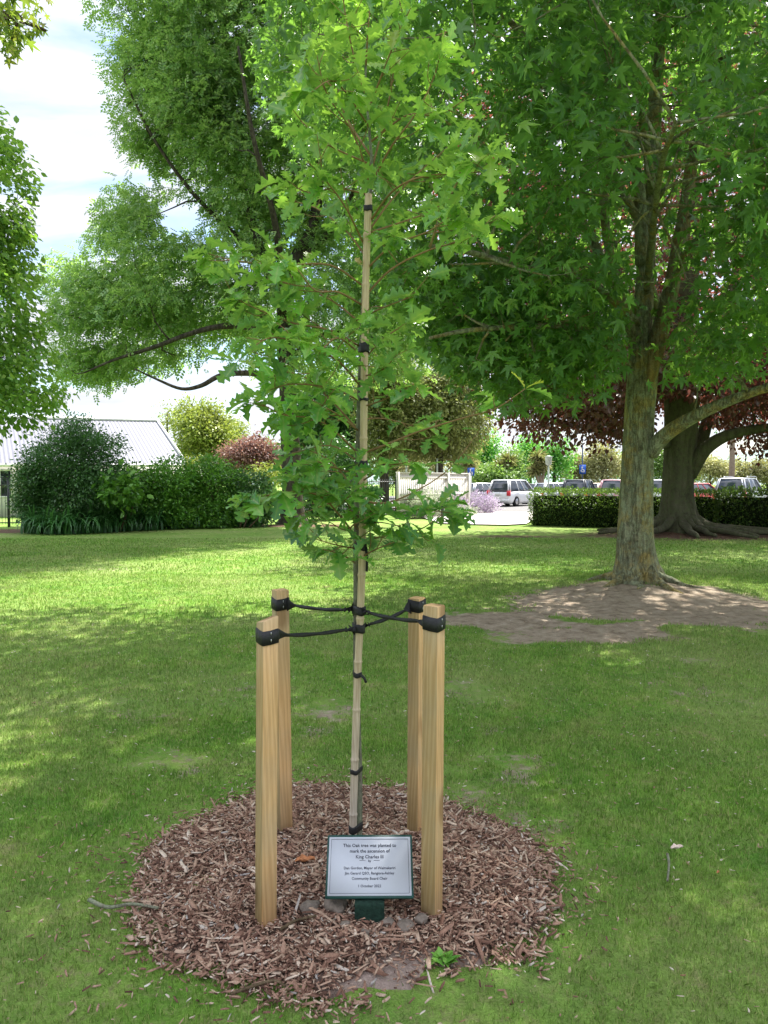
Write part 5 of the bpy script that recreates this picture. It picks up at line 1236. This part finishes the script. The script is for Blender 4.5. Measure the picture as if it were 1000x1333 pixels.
for px in (6, -40, 60):
    c = P(px, 620, 36.0); t_ = (c[0] - q0[0]) / (q1[0] - q0[0]); c = q0 + (q1 - q0) * t_; c[2] = 1.55; nrm2 = RW @ np.array([0, -1, 0])
    a = Acc(); fr = []
    wf = c - hoff + nrm2 * -.0
    base_ = (mid_ - hoff + [0, 3.6, 0]); 
    dist_ = (wf - base_) @ nrm2; wf = wf + nrm2 * (3.5 - dist_)
    for dx, dz, sx, sz in ((0, .62, 1.0, .08), (0, -.62, 1.0, .08), (-.48, 0, .08, 1.16), (.48, 0, .08, 1.16), (0, 0, .04, 1.16)): a.box(wf + RW @ np.array([dx, 0, dz]), (sx, .08, sz), RW)
    w_ = a.build('window', M['white_trim'], house); a = Acc(); a.box(wf, (.88, .03, 1.16), RW); a.build('pane', M['dark_glass'], w_)
# gable ventilator peak at the left of the ridge
gq = P(90, 543, 40.8); a = Acc(); 0 and a.add(np.array([gq + [-.9, 0, -.1], gq + [.7, 0, -.1], gq + [-.3, 0, .7], gq + [-.9, 1.2, -.1], gq + [.7, 1.2, -.1], gq + [-.3, 1.2, .7]]) - hoff, [(0, 1, 2), (5, 4, 3), (0, 2, 5, 3), (1, 4, 5, 2), (0, 3, 4, 1)])
# ------------------------------------------------------------ paved yard and car park
M['paving'] = plain('paving', (0.50, 0.47, 0.43), .9, .2, var=.15, vs=1.5)
M['asphalt'] = plain('asphalt', (0.16, 0.155, 0.15), .9, .2, var=.15, vs=2)
def sheet(name, pts, z, mat):
    a = Acc(); a.add([(x, y, z) for x, y in pts], [tuple(range(len(pts)))]); o = a.build(name, mat); return tag(o, kind='structure')
pv = [G(572, 682), G(600, 683.5), G(660, 684.5), G(686, 683)]
near = [(p[0], p[1]) for p in pv]
sheet('pavement', near + [(6.2, 32), (9, 38), (12, 44), (1.5, 44), (1.6, 36)], .045, M['paving'])
sheet('car_park', [(-6, 43.5), (45, 34), (70, 60), (70, 88), (-6, 88)], .05, M['asphalt'])
sheet('car_park_bay', [(5.2, 31.0), (45, 26.5), (50, 36), (1.5, 44)], .041, M['asphalt'])

# white paling fence
def paling(label, p0, p1, h):
    o = thing('paling_fence', label, 'fence', p0 * [1, 1, 0]); off = p0 * [1, 1, 0]; d = p1 - p0; L = np.linalg.norm(d); ang = math.atan2(d[1], d[0]); R = np.array([[math.cos(ang), -math.sin(ang), 0], [math.sin(ang), math.cos(ang), 0], [0, 0, 1]])
    a = Acc(); nb_ = int(L / .15)
    for k in range(nb_): c = p0 + d * (k + .5) / nb_ - off; a.box(c + [0, 0, h / 2 + .03], (L / nb_ - .004, .02 + .004 * (k % 2), h - .06), R)
    a.build('paling_boards', M['fence_white'], o)
    for z in (.35, h * .52, h - .2): a = Acc(); a.box((p0 + p1) / 2 - off + [0, 0, z] + R @ np.array([0, -.045, 0]), (L, .05, .09), R); a.build('rail', M['fence_white'], o)
    a = Acc(); a.box((p0 + p1) / 2 - off + [0, 0, h + .02] + R @ np.array([0, -.01, 0]), (L, .14, .04), R); a.build('cap_rail', M['fence_white'], o)
    for u in (0, .32, .68, 1): a = Acc(); a.box(p0 + d * u - off + [0, 0, h / 2 + .02] + R @ np.array([0, -.09, 0]), (.11, .11, h + .06), R); a.build('post', M['fence_white'], o)
M['fence_white'] = plain('fence_white', (0.62, 0.60, 0.55), .8, .2, var=.1, vs=4)
paling('weathered white paling fence with a top rail beside the pavement', P(516, 680, 34.0) * [1, 1, 0], P(608, 680, 38.5) * [1, 1, 0], 2.02)
# slatted end screen beside the fence
# bollards
def bollard(px, py, D, label):
    p = P(px, py, D); o = thing('bollard', label, 'bollard', (p[0], p[1], .04)); 
    a = Acc(); a.tube([(0, 0, 0), (0, 0, .86)], .065, 14); a.tube([(0, 0, .86), (0, 0, .9), (0, 0, .93)], [.07, .06, .02], 14); a.build('post', M['iron'], o, smooth=False)
    a = Acc(); a.tube([(0, 0, .68), (0, 0, .74)], .068, 14); a.build('reflector_band', M['white_trim'], o)
bollard(576, 676, 31.9, 'black bollard with a white band at the near edge of the pavement'); bollard(547, 672, 35.5, 'shorter looking dark bollard in the shrubs before the paling fence')
# low border plants
bush('lavender_bush', 'mauve flowering lavender mound at the pavement bend before the parked white car', 'shrub', [sb_(620, 657, 40, 30, 1.3, 14, 1.2), sb_(590, 660, 38, 20, 1.2, 12)], 'lavender', .09, 30, per=8, spread=.12, up=1.2, droop=-.8, stems=False)
bush('silver_shrub', 'pale silver green low shrub in front of the paling fence', 'shrub', [sb_(556, 655, 35, 24, 1, 17), sb_(540, 662, 34.5, 16, .8, 14)], 'silver_leaf', .09, 24, per=8, spread=.12, up=1.2, droop=-.6, stems=False)
bush('silver_shrub', 'grey leaved ground hugging shrub between the bollard and the lavender', 'shrub', [sb_(592, 668, 36, 30, 1, 7)], 'silver_leaf', .08, 30, per=8, spread=.1, up=1.2, droop=-.6, stems=False)
bush('yellow_shrub', 'small yellow green bush in front of the middle of the paling fence', 'shrub', [sb_(575, 652, 37, 12, .5, 9)], 'yellow_leaf', .08, 24, per=7, spread=.1, stems=False)

# olive toned tree hanging above the fence
def tree_at(name, label, px, py, D, rx, rz_, mat, leaf, dens=1.3, per=14, trunk=.2, lobes=7, ry=None, seed=0, group=None, tmpl=RH, lob=.55, spread=.3, bark='ash_bark', up=.7, droop=.3):
    c = P(px, py, D); k = D / 1000; RX, RZ = rx * k, rz_ * k; RY = ry or RX
    r = np.random.default_rng(seed + int(px)); bl = []
    for _ in range(lobes):
        v = r.normal(0, 1, 3); v /= np.linalg.norm(v); q = lob * r.uniform(.7, 1.15)
        bl.append((c + v * [RX * q, RY * q, RZ * q], (RX * (1 - lob) * r.uniform(.8, 1.3), RY * (1 - lob) * r.uniform(.8, 1.3), RZ * (1 - lob) * r.uniform(.8, 1.3)), 1.0))
    bl.append((c, (RX * .7, RY * .7, RZ * .7), .6))
    return bush(name, label, 'tree', bl, mat, leaf, dens, per=per, trunk=trunk, base=[c[0], c[1], 0], spread=spread, twigm=bark, tmpl=tmpl, group=group, up=up, droop=droop)
tree_at('olive_tree', 'dense olive toned tree overhanging the paling fence', 572, 538, 44, 72, 66, 'olive_leaf', .15, 3.4, 16, .3, 16, seed=3, spread=.3, droop=.8)
tree_at('olive_tree', 'darker upright olive tree right behind the sapling stem', 500, 530, 42, 46, 94, 'olive_leaf', .14, 3.0, 14, .3, 14, seed=4, spread=.3)
tree_at('evergreen_tree', 'dark evergreen between the ash trunk and the paling fence', 430, 570, 46, 62, 86, 'shrub_dark', .17, 2.4, 16, .3, 14, seed=5, spread=.35)
tree_at('round_tree', 'round yellow green tree standing behind the laurels right of the roof', 262, 568, 60, 44, 42, 'yellow_leaf', .2, 1.6, 16, .3, 12, seed=6, spread=.4)
tree_at('pale_tree', 'thin topped greyish tree between the roof and the round tree', 218, 545, 68, 20, 18, 'olive_leaf', .16, 1.2, 9, .2, 6, seed=7, spread=.4)
tree_at('plum_tree', 'purple leaved plum tree left of the ash trunk', 322, 592, 52, 44, 22, 'plum_leaf', .16, 2.6, 14, .2, 10, seed=8, spread=.3)
tree_at('pale_tree', 'low green tree between the round tree and the purple plum', 300, 568, 70, 22, 24, 'yellow_leaf', .2, 1.4, 14, .2, 7, seed=9, spread=.4)
tree_at('distant_tree', 'green tree on the horizon behind the purple plum', 350, 600, 85, 40, 26, 'far_leaf', .26, 1.2, 12, .25, 8, seed=10, spread=.5, group='trees beyond the car park')
far = [(560, 600, 70, 34, 34, 'far_tan', 'tan tree showing over the left of the paling fence'), (606, 606, 74, 22, 24, 'far_leaf', 'mid green tree over the right end of the paling fence'),
       (632, 590, 78, 26, 34, 'far_bright', 'bright green tree above the white parked car'), (664, 604, 72, 22, 26, 'far_leaf', 'mid green tree directly behind the white people carrier'), (690, 596, 80, 22, 34, 'far_bright', 'bright green tree between the white car and the lamp post'),
       (722, 600, 76, 24, 32, 'far_bright', 'bright green tree right behind the lamp post'), (752, 612, 84, 26, 20, 'far_tan', 'tan tree behind the right blue sign'), (785, 606, 82, 26, 30, 'far_tan', 'pale tan tree left of the sweetgum trunk'),
       (862, 604, 86, 18, 28, 'far_leaf', 'green tree seen between the sweetgum and beech trunks'), (925, 616, 90, 26, 18, 'far_tan', 'low pale tree right of the beech trunk'), (962, 616, 94, 26, 17, 'far_tan', 'low pale tree behind the silver wagon'),
       (1000, 614, 92, 24, 20, 'far_tan', 'low pale tree at the far right edge'), (820, 604, 88, 24, 26, 'far_leaf', 'green tree hidden mostly behind the sweetgum trunk'), (640, 622, 66, 40, 12, 'far_leaf', 'long low bush line tree behind the white car'), (900, 606, 96, 20, 22, 'far_leaf', 'green tree just behind the beech trunk'),
       (520, 600, 76, 36, 40, 'far_leaf', 'green tree behind the black railings'), (180, 600, 88, 60, 24, 'far_leaf', 'broad tree behind the house roof'), (1040, 610, 90, 26, 24, 'far_leaf', 'green tree just outside the right edge')]
for k, (px, py, D, rx, rz_, mt, lb) in enumerate(far): tree_at('distant_tree', lb, px, py, D, rx, rz_, mt, .24, 1.15, 12, .22, 8, seed=20 + k, spread=.42, group='trees beyond the car park')
# cabbage trees
def cabbage(px, D, tops, label):
    b = P(px, 640, D) * [1, 1, 0]; o = thing('cabbage_tree', label, 'tree', b, 0, 'spiky cabbage trees behind the car park')
    w = Acc(); a = Acc()
    for tx, ty in tops:
        e = P(tx, ty, D) - b; w.tube(smooth_poly([np.zeros(3), [e[0] * .2, 0, e[2] * .4], e * [.8, 1, .8], e]), .12, 7)
        n = 150; d = rng.normal(0, 1, (n, 3)); d /= np.linalg.norm(d, axis=1)[:, None]; d[:, 2] = d[:, 2] * .8 + .1
        tv = np.array([(-.03, 0, 0), (.03, 0, 0), (.04, .5, .03), (0, 1, -.15), (-.04, .5, .03)]); a.stamp(tv, [[0, 1, 2, 3, 4]], np.repeat(e[None], n, 0), orient(d, .5, .1), rng.uniform(.6, 1.05, n))
    w.build('trunk', M['far_bark'], o, smooth=True); a.build('crown', M['cordyline'], o)
M['far_bark'] = plain('far_bark', (0.24, 0.19, 0.14), .9, .1, var=.2, vs=5, bump=.5)
cabbage(604, 62, [(598, 592), (612, 604), (606, 580)], 'three headed cabbage tree behind the right end of the paling fence')
cabbage(656, 66, [(650, 606), (662, 600)], 'twin headed cabbage tree above the white people carrier')
cabbage(706, 64, [(700, 594), (708, 604), (697, 612)], 'cabbage tree with bunched heads left of the lamp post')
# bare brown pole-like trunk at right
pm = Acc(); q = P(952, 640, 70) * [1, 1, 0]; e = P(953, 528, 70) - q; pm.tube(smooth_poly([[0, 0, -.1], [.05, 0, e[2] * .5], [e[0], 0, e[2]]]), [.28] * 6 + [.25] * 7, 10) if False else pm.tube([[0, 0, -.1], [.03, 0, e[2] * .4], [.02, 0, e[2] * .7], [e[0], 0, e[2]]], [.32, .26, .24, .2], 10, noise=.3)
pt = thing('pine_tree', 'dark topped pine with a bare brown trunk rising behind the silver wagon', 'tree', q); pm.build('trunk', M['far_bark'], pt, smooth=True)
a = Acc(); tp = e + rng.normal(0, 1, (260, 3)) * [1.9, 1.9, 1.1] + [0, 0, .6]; foliage(a, tp, RH, 14, (.35, .35, .25), .3, e, .7, .2); a.build('crown', M['shrub_dark'], pt)
# lamp post, parking signs, poles
M['grey_pole'] = plain('grey_pole', (0.42, 0.46, 0.38), .5, .4); M['sign_blue'] = plain('sign_blue', (0.02, 0.10, 0.45), .5, .4, var=.03); M['dark_pole'] = plain('dark_pole', (0.05, 0.07, 0.13), .5, .4)
def pole_at(px, pyt, D, r, mat, a=None):
    b = P(px, 640, D) * [1, 1, 0]; return b, P(px, pyt, D)[2]
b, H = pole_at(714, 606, 52, .06, 'grey_pole'); o = thing('lamp_post', 'pale lamp post with a box lantern left of the hedge cars', 'lamp', b)
a = Acc(); a.tube([(0, 0, 0), (0, 0, H)], [.075, .055], 10); a.build('post', M['grey_pole'], o)
a = Acc(); a.tube([(0, 0, H), (0, 0, H + .08), (0, 0, H + .1), (0, 0, H + .55), (0, 0, H + .58), (0, 0, H + .68)], [.1, .16, .2, .24, .27, .06], 8); a.build('lantern', M['grey_pole'], o)
def psign(px, pyt, D, pole, label, wdt=.5, hgt=.55, pmat='white_trim', ext=0.0):
    b, H = pole_at(px, pyt, D, 0, pole); o = thing('parking_sign', label, 'sign', b, 0, 'blue signs in the car park')
    a = Acc(); a.tube([(0, 0, 0), (0, 0, H + ext)], .045, 8); a.build('post', M[pmat], o)
    pn = Acc(); pn.box((0, -.06, H - hgt / 2), (wdt, .02, hgt)); pl = pn.build('panel', M['sign_blue'], o)
    s = Acc(); z0 = H - hgt / 2      # wheelchair-like pictogram
    s.box((-.04, -.075, z0 + .13), (.09, .006, .09)); s.box((-.04, -.075, z0 + .02), (.05, .006, .13)); s.box((.03, -.075, z0 - .03), (.13, .006, .045)); s.box((.09, -.075, z0 - .12), (.05, .006, .15)); s.box((-.02, -.075, z0 - .16), (.16, .006, .04)); s.box((-.1, -.075, z0 - .09), (.04, .006, .14))
    s.build('pictogram', M['white_trim'], pl)
psign(613, 609, 50, '', 'small blue parking sign on a white post at the end of the paling fence', .45, .5)
psign(758, 605, 50, '', 'blue parking sign on a tall dark pole above the hedge cars', .42, .6, 'dark_pole', 1.4)
for px, pyt, D, lb in ((569, 598, 42, 'thin green grey pole rising behind the paling fence'), (529, 598, 40, 'slim pole at the left end of the paling fence')):
    b, H = pole_at(px, pyt, D, .03, ''); a = Acc(); a.tube([(0, 0, 0), (0, 0, H)], .05, 8); a.tube([(0, 0, H), (0, 0, H + .05)], [.07, .03], 8); o = a.build('pole', M['grey_pole']); o.location = [float(v) for v in b]; tag(o, lb, 'pole')
# ------------------------------------------------------------ cars
def paint(name, c, metal=.2): 
    t = NT(name); return t.end(t.bsdf(c, .35, .5, None, metal, **{'Coat Weight': .5, 'Coat Roughness': .08}))
M['glass_car'] = plain('car_glass', (0.03, 0.04, 0.055), .08, .8, var=.05); M['tyre'] = plain('tyre', (0.02, 0.02, 0.02), .9, .2); M['rim'] = plain('rim', (0.5, 0.5, 0.52), .35, .5, .8)
M['tail_red'] = plain('tail_red', (0.6, 0.02, 0.03), .25, .5, var=.05); M['head_clear'] = plain('head_clear', (0.7, 0.72, 0.75), .15, .6); M['plate_w'] = plain('plate_white', (0.7, 0.7, 0.68), .5, .3, var=.02); M['plastic'] = plain('black_plastic', (0.03, 0.03, 0.03), .6, .3)
PC = {'white': paint('paint_white', (0.75, 0.76, 0.78), 0), 'silver': paint('paint_silver', (0.5, 0.52, 0.55), .6), 'red': paint('paint_red', (0.55, 0.03, 0.03), 0), 'dark': paint('paint_dark', (0.03, 0.035, 0.045), .3), 'blue': paint('paint_blue', (0.08, 0.13, 0.3), .3), 'tan': paint('paint_tan', (0.55, 0.45, 0.36), .3), 'pink': paint('paint_rose', (0.55, 0.3, 0.34), .1)}
STY = {  # stations (x along length rear->front 0..1): body top height fractions; greenhouse base/roof fractions
    'hatch': dict(L=4.0, W=1.7, H=1.5, belt=[(0, .56), (.03, .60), (.30, .62), (.66, .60), (.86, .54), (.97, .44), (1, .34)], gb=(.02, .72), gr=(.10, .52)),
    'mpv': dict(L=4.6, W=1.75, H=1.72, belt=[(0, .52), (.03, .56), (.30, .58), (.70, .56), (.88, .50), (.97, .42), (1, .32)], gb=(.015, .78), gr=(.07, .58)),
    'sedan': dict(L=4.6, W=1.76, H=1.45, belt=[(0, .55), (.03, .64), (.18, .66), (.66, .64), (.86, .58), (.97, .48), (1, .36)], gb=(.14, .74), gr=(.27, .56)),
    'suv': dict(L=4.7, W=1.85, H=1.80, belt=[(0, .54), (.03, .58), (.30, .60), (.68, .58), (.88, .54), (.97, .46), (1, .34)], gb=(.015, .74), gr=(.06, .56))}
def car(px, D, style, colour, head, label, rails=False, z=.05):
    s = STY[style]; L, W, H = s['L'], s['W'], s['H']; b = P(px, 640, D) * [1, 1, 0]
    o = thing('parked_car', label, 'car', (b[0], b[1], z), head, 'cars parked in the car park')
    pt_ = PC[colour]
    def ring(x, w, zb_, zt): # cross section in y,z
        return [(x, -w * .90, zb_), (x, -w, zb_ + (zt - zb_) * .22), (x, -w, zb_ + (zt - zb_) * .72), (x, -w * .95, zt - .02), (x, -w * .80, zt), (x, w * .80, zt), (x, w * .95, zt - .02), (x, w, zb_ + (zt - zb_) * .72), (x, w, zb_ + (zt - zb_) * .22), (x, w * .90, zb_)]
    xs = np.concatenate([[0, .012, .03, .06], np.linspace(.1, .9, 17), [.94, .97, .988, 1]])
    bx_ = [q[0] for q in s['belt']]; bz_ = [q[1] for q in s['belt']]
    rings = []
    for x in xs:
        e = min(x, 1 - x); wv = W / 2 * (1 - .16 * max(0, 1 - e / .10) ** 2.2); zt = np.interp(x, bx_, bz_) * H; zb_ = .20 + .14 * max(0, 1 - e / .06) + .0
        for wx in (.20, .80):
            if abs(x - wx) < .34 / L * 1.0: zb_ = max(zb_, .20 + .46 * math.sqrt(max(0, 1 - ((x - wx) / (.35 / L)) ** 2)))
        rings.append(ring((x - .5) * L, wv, zb_, zt))
    a = Acc(); a.loft(rings); a.build('body', pt_, o, smooth=False)
    g0, g1 = s['gb']; r0, r1 = s['gr']; zb_ = np.interp(g0 + .1, bx_, bz_) * H - .03; zr = H
    wb, wt = W / 2 * .93, W / 2 * .72
    def gring(u, inset=0):
        xa = (g0 + (r0 - g0) * u - .5) * L; xb = (g1 + (r1 - g1) * u - .5) * L; w = wb + (wt - wb) * u - inset; zz_ = zb_ + (zr - .06 - zb_) * u
        return [(xa + .06, -w, zz_), (xb - .12, -w, zz_), (xb, -w * .82, zz_), (xb, w * .82, zz_), (xb - .12, w, zz_), (xa + .06, w, zz_), (xa, w * .86, zz_), (xa, -w * .86, zz_)]
    a = Acc(); a.loft([gring(u) for u in (0, .35, .7, 1)]); a.build('windows', M['glass_car'], o)
    top = np.array(gring(1)); cen_ = top.mean(0); a = Acc()
    a.loft([top * [1, 1, 1] + (top - cen_) * .012, top + (top - cen_) * .02 + [0, 0, .03], cen_ + (top - cen_) * .94 + [0, 0, .06], cen_ + (top - cen_) * .6 + [0, 0, .075]]); a.build('roof', pt_, o)
    g_lo, g_hi = np.array(gring(0)), np.array(gring(1)); a = Acc()
    for k in (1, 4): a.tube([g_lo[k] * [1, 1.005, 1], g_hi[k] * [1, 1.01, 1]], .035, 5)
    for k in (0, 5, 6, 7): a.tube([g_lo[k] * [1, 1.005, 1], g_hi[k] * [1, 1.01, 1]], .055 if style in ('hatch', 'sedan') else .045, 5)
    for u in ((.36, .62) if style != 'sedan' else (.5,)):
        for sy in (-1, 1):
            p0_ = g_lo[0] * (1 - u) + g_lo[1] * u; p1_ = g_hi[0] * (1 - u) + g_hi[1] * u; a.tube([(p0_[0], p0_[1] * sy * -1, p0_[2]), (p1_[0], p1_[1] * sy * -1, p1_[2])], .035, 4)
    a.build('pillars', pt_, o)
    for wx in (.20, .80):
        for sy in (-1, 1):
            c = np.array([(wx - .5) * L, sy * (W / 2 - .10), .32]); a = Acc(); a.tube([c + [0, -.1, 0], c + [0, -.085, 0], c + [0, .085, 0], c + [0, .1, 0]], [.27, .32, .32, .27], 20); w_ = a.build('wheel', M['tyre'], o)
            a = Acc(); a.tube([c + [0, sy * .095, 0], c + [0, sy * .108, 0]], [.2, .19], 14); a.build('rim', M['rim'], w_)
    for sy in (-1, 1):
        a = Acc(); zt = H * .40
        a.box((-L / 2 + .06, sy * (W / 2 - .14), H * (.50 if style in ('mpv', 'suv', 'hatch') else .50)), (.16, .20, H * (.19 if style in ('mpv', 'suv') else .13))); a.build('tail_light', M['tail_red'], o)
        a = Acc(); a.box((L / 2 - .12, sy * (W / 2 - .28), H * .40), (.2, .34, .13)); a.build('headlight', M['head_clear'], o)
        a = Acc(); a.box(((g1 - .07 - .5) * L, sy * (W / 2 + .06), zb_ + .08), (.1, .16, .12)); a.build('mirror', pt_, o)
    a = Acc(); a.box((-L / 2 - .0, 0, .40), (.10, W * .86, .17)); a.build('bumper', M['plastic'] if style == 'suv' else pt_, o)
    a = Acc(); a.box((-L / 2 - .012, 0, H * .455), (.03, .38, .13)); a.build('number_plate', M['plate_w'], o)
    if rails:
        a = Acc()
        for sy in (-1, 1): a.tube([(-.30 * L, sy * wt * .95, H + .02), (-.27 * L, sy * wt * .95, H + .09), (.05 * L, sy * wt * .95, H + .09), (.09 * L, sy * wt * .95, H + .02)], .02, 5)
        a.build('roof_rail', M['rim'], o)
    return o
d90 = math.pi / 2
car(671, 51, 'mpv', 'white', d90 - math.radians(38), 'white people carrier seen from behind at the end of the pavement')
car(634, 52, 'hatch', 'silver', d90 - math.radians(55), 'silver blue hatchback half hidden by the lavender left of the white people carrier')
car(620, 60, 'sedan', 'white', d90 - math.radians(75), 'white saloon behind the right end of the paling fence')
car(702, 56, 'sedan', 'dark', d90 - math.radians(80), 'dark car roof just left of the lamp post above the hedge', z=.05)
car(730, 54, 'hatch', 'silver', d90 - math.radians(70), 'silver car roof just right of the lamp post above the hedge')
car(756, 50, 'mpv', 'dark', d90 - math.radians(25), 'dark car under the tall blue sign above the hedge')
car(782, 53, 'hatch', 'tan', d90 - math.radians(40), 'beige car between the dark car and the sweetgum trunk')
car(806, 50, 'mpv', 'pink', d90 - math.radians(30), 'rose coloured car immediately left of the sweetgum trunk')
car(862, 50, 'mpv', 'white', d90 - math.radians(35), 'white car seen between the sweetgum and beech trunks')
car(915, 49, 'hatch', 'red', d90 - math.radians(70), 'red hatchback immediately right of the beech trunk')
car(967, 45, 'suv', 'silver', d90 - math.radians(42), 'silver wagon with roof rails above the right hand hedge', rails=True)
# hills far off, distance haze put into their muted grey-green colour
a = Acc(); xs = np.linspace(-900, 1100, 120); z1_ = 12 + 34 * fbm(xs / 260 + 4, xs * 0, 2, 4) * np.interp(xs, [-900, 100, 400, 1100], [.4, .5, 1.2, 1.3])
rows = [np.column_stack([xs, np.full(120, y_), z_]) for y_, z_ in ((560, xs * 0 - 1), (620, z1_ * .5), (700, z1_), (800, z1_ * .7), (900, xs * 0 - 1))]
V = np.concatenate(rows); a.add_arr(V, [(r * 120 + k, r * 120 + k + 1, (r + 1) * 120 + k + 1, (r + 1) * 120 + k) for r in range(4) for k in range(119)])
o = a.build('hills', plain('hill', (0.20, 0.26, 0.24), .95, .05, var=.2, vs=.02), smooth=True); tag(o, kind='structure')

# ------------------------------------------------------------ light
SUN_EL = math.radians(55); SUN_AZ = math.radians(27)       # azimuth measured from +Y towards +X
sd = Vector((math.sin(SUN_AZ) * math.cos(SUN_EL), math.cos(SUN_AZ) * math.cos(SUN_EL), math.sin(SUN_EL)))
sl = bpy.data.lights.new('sun', 'SUN'); sl.energy = 5.0; sl.angle = math.radians(0.53); sl.color = (1, .955, .88)
so = bpy.data.objects.new('sun', sl); C.objects.link(so); so.rotation_euler = sd.to_track_quat('Z', 'Y').to_euler(); so.location = (0, 0, 30)
w = bpy.data.worlds.new('World'); scene.world = w; w.use_nodes = True; nt = w.node_tree; nt.nodes.clear()
def wn(t, **k):
    x = nt.nodes.new(t)
    for a_, b_ in k.items(): setattr(x, a_, b_)
    return x
out = wn('ShaderNodeOutputWorld'); bg = wn('ShaderNodeBackground'); sky = wn('ShaderNodeTexSky', sky_type='NISHITA'); sky.sun_disc = False
sky.sun_elevation = SUN_EL; sky.sun_rotation = SUN_AZ; sky.dust_density = 1.0; sky.ozone_density = 1.2
tc = wn('ShaderNodeTexCoord'); sep = wn('ShaderNodeSeparateXYZ'); nt.links.new(tc.outputs['Generated'], sep.inputs[0])
mx = wn('ShaderNodeMath', operation='MAXIMUM'); nt.links.new(sep.outputs['Z'], mx.inputs[0]); mx.inputs[1].default_value = .05
ad = wn('ShaderNodeMath', operation='ADD'); nt.links.new(mx.outputs[0], ad.inputs[0]); ad.inputs[1].default_value = .22
dv = wn('ShaderNodeVectorMath', operation='DIVIDE'); cb_ = wn('ShaderNodeCombineXYZ')
for k in range(3): nt.links.new(ad.outputs[0], cb_.inputs[k])
nt.links.new(tc.outputs['Generated'], dv.inputs[0]); nt.links.new(cb_.outputs[0], dv.inputs[1])
mp = wn('ShaderNodeMapping'); mp.inputs['Scale'].default_value = (1.0, 1.7, 0.0); mp.inputs['Location'].default_value = (3.1, 1.2, 0); nt.links.new(dv.outputs[0], mp.inputs['Vector'])
nz = wn('ShaderNodeTexNoise'); nz.inputs['Scale'].default_value = 1.5; nz.inputs['Detail'].default_value = 9; nz.inputs['Roughness'].default_value = .55; nz.inputs['Distortion'].default_value = .35; nt.links.new(mp.outputs[0], nz.inputs['Vector'])
rp = wn('ShaderNodeValToRGB'); rp.color_ramp.elements[0].position = .37; rp.color_ramp.elements[1].position = .53; nt.links.new(nz.outputs['Fac'], rp.inputs[0])
nz2 = wn('ShaderNodeTexNoise'); nz2.inputs['Scale'].default_value = 3.2; nz2.inputs['Detail'].default_value = 6; nt.links.new(mp.outputs[0], nz2.inputs['Vector'])
rp2 = wn('ShaderNodeValToRGB'); e = rp2.color_ramp.elements; e[0].position = .3; e[0].color = (2.7, 2.8, 3.15, 1); e[1].position = .66; e[1].color = (3.4, 3.5, 3.8, 1); nt.links.new(nz2.outputs['Fac'], rp2.inputs[0])
mxc = wn('ShaderNodeMix', data_type='RGBA'); nt.links.new(rp.outputs[0], mxc.inputs[0]); hsn = wn('ShaderNodeHueSaturation'); hsn.inputs['Saturation'].default_value = 1.15; hsn.inputs['Value'].default_value = .75; nt.links.new(sky.outputs[0], hsn.inputs['Color']); nt.links.new(hsn.outputs['Color'], mxc.inputs[6]); zr_ = wn('ShaderNodeMapRange'); zr_.inputs['From Min'].default_value = .40; zr_.inputs['From Max'].default_value = .85; zr_.inputs['To Min'].default_value = 1.0; zr_.inputs['To Max'].default_value = 2.7
nt.links.new(sep.outputs['Z'], zr_.inputs['Value']); vsc = wn('ShaderNodeVectorMath', operation='SCALE'); nt.links.new(rp2.outputs[0], vsc.inputs[0]); nt.links.new(zr_.outputs['Result'], vsc.inputs['Scale'])
nt.links.new(vsc.outputs[0], mxc.inputs[7])
nt.links.new(mxc.outputs[2], bg.inputs[0]); bg.inputs[1].default_value = 0.12; nt.links.new(bg.outputs[0], out.inputs[0])
vs = scene.view_settings; scene.display_settings.display_device = 'sRGB'; vs.view_transform = 'Standard'; vs.look = 'None'; vs.exposure = 1.52; vs.gamma = 1
cy_ = scene.cycles; cy_.max_bounces = 8; cy_.diffuse_bounces = 4; cy_.transmission_bounces = 4; cy_.glossy_bounces = 2; cy_.sample_clamp_indirect = 8
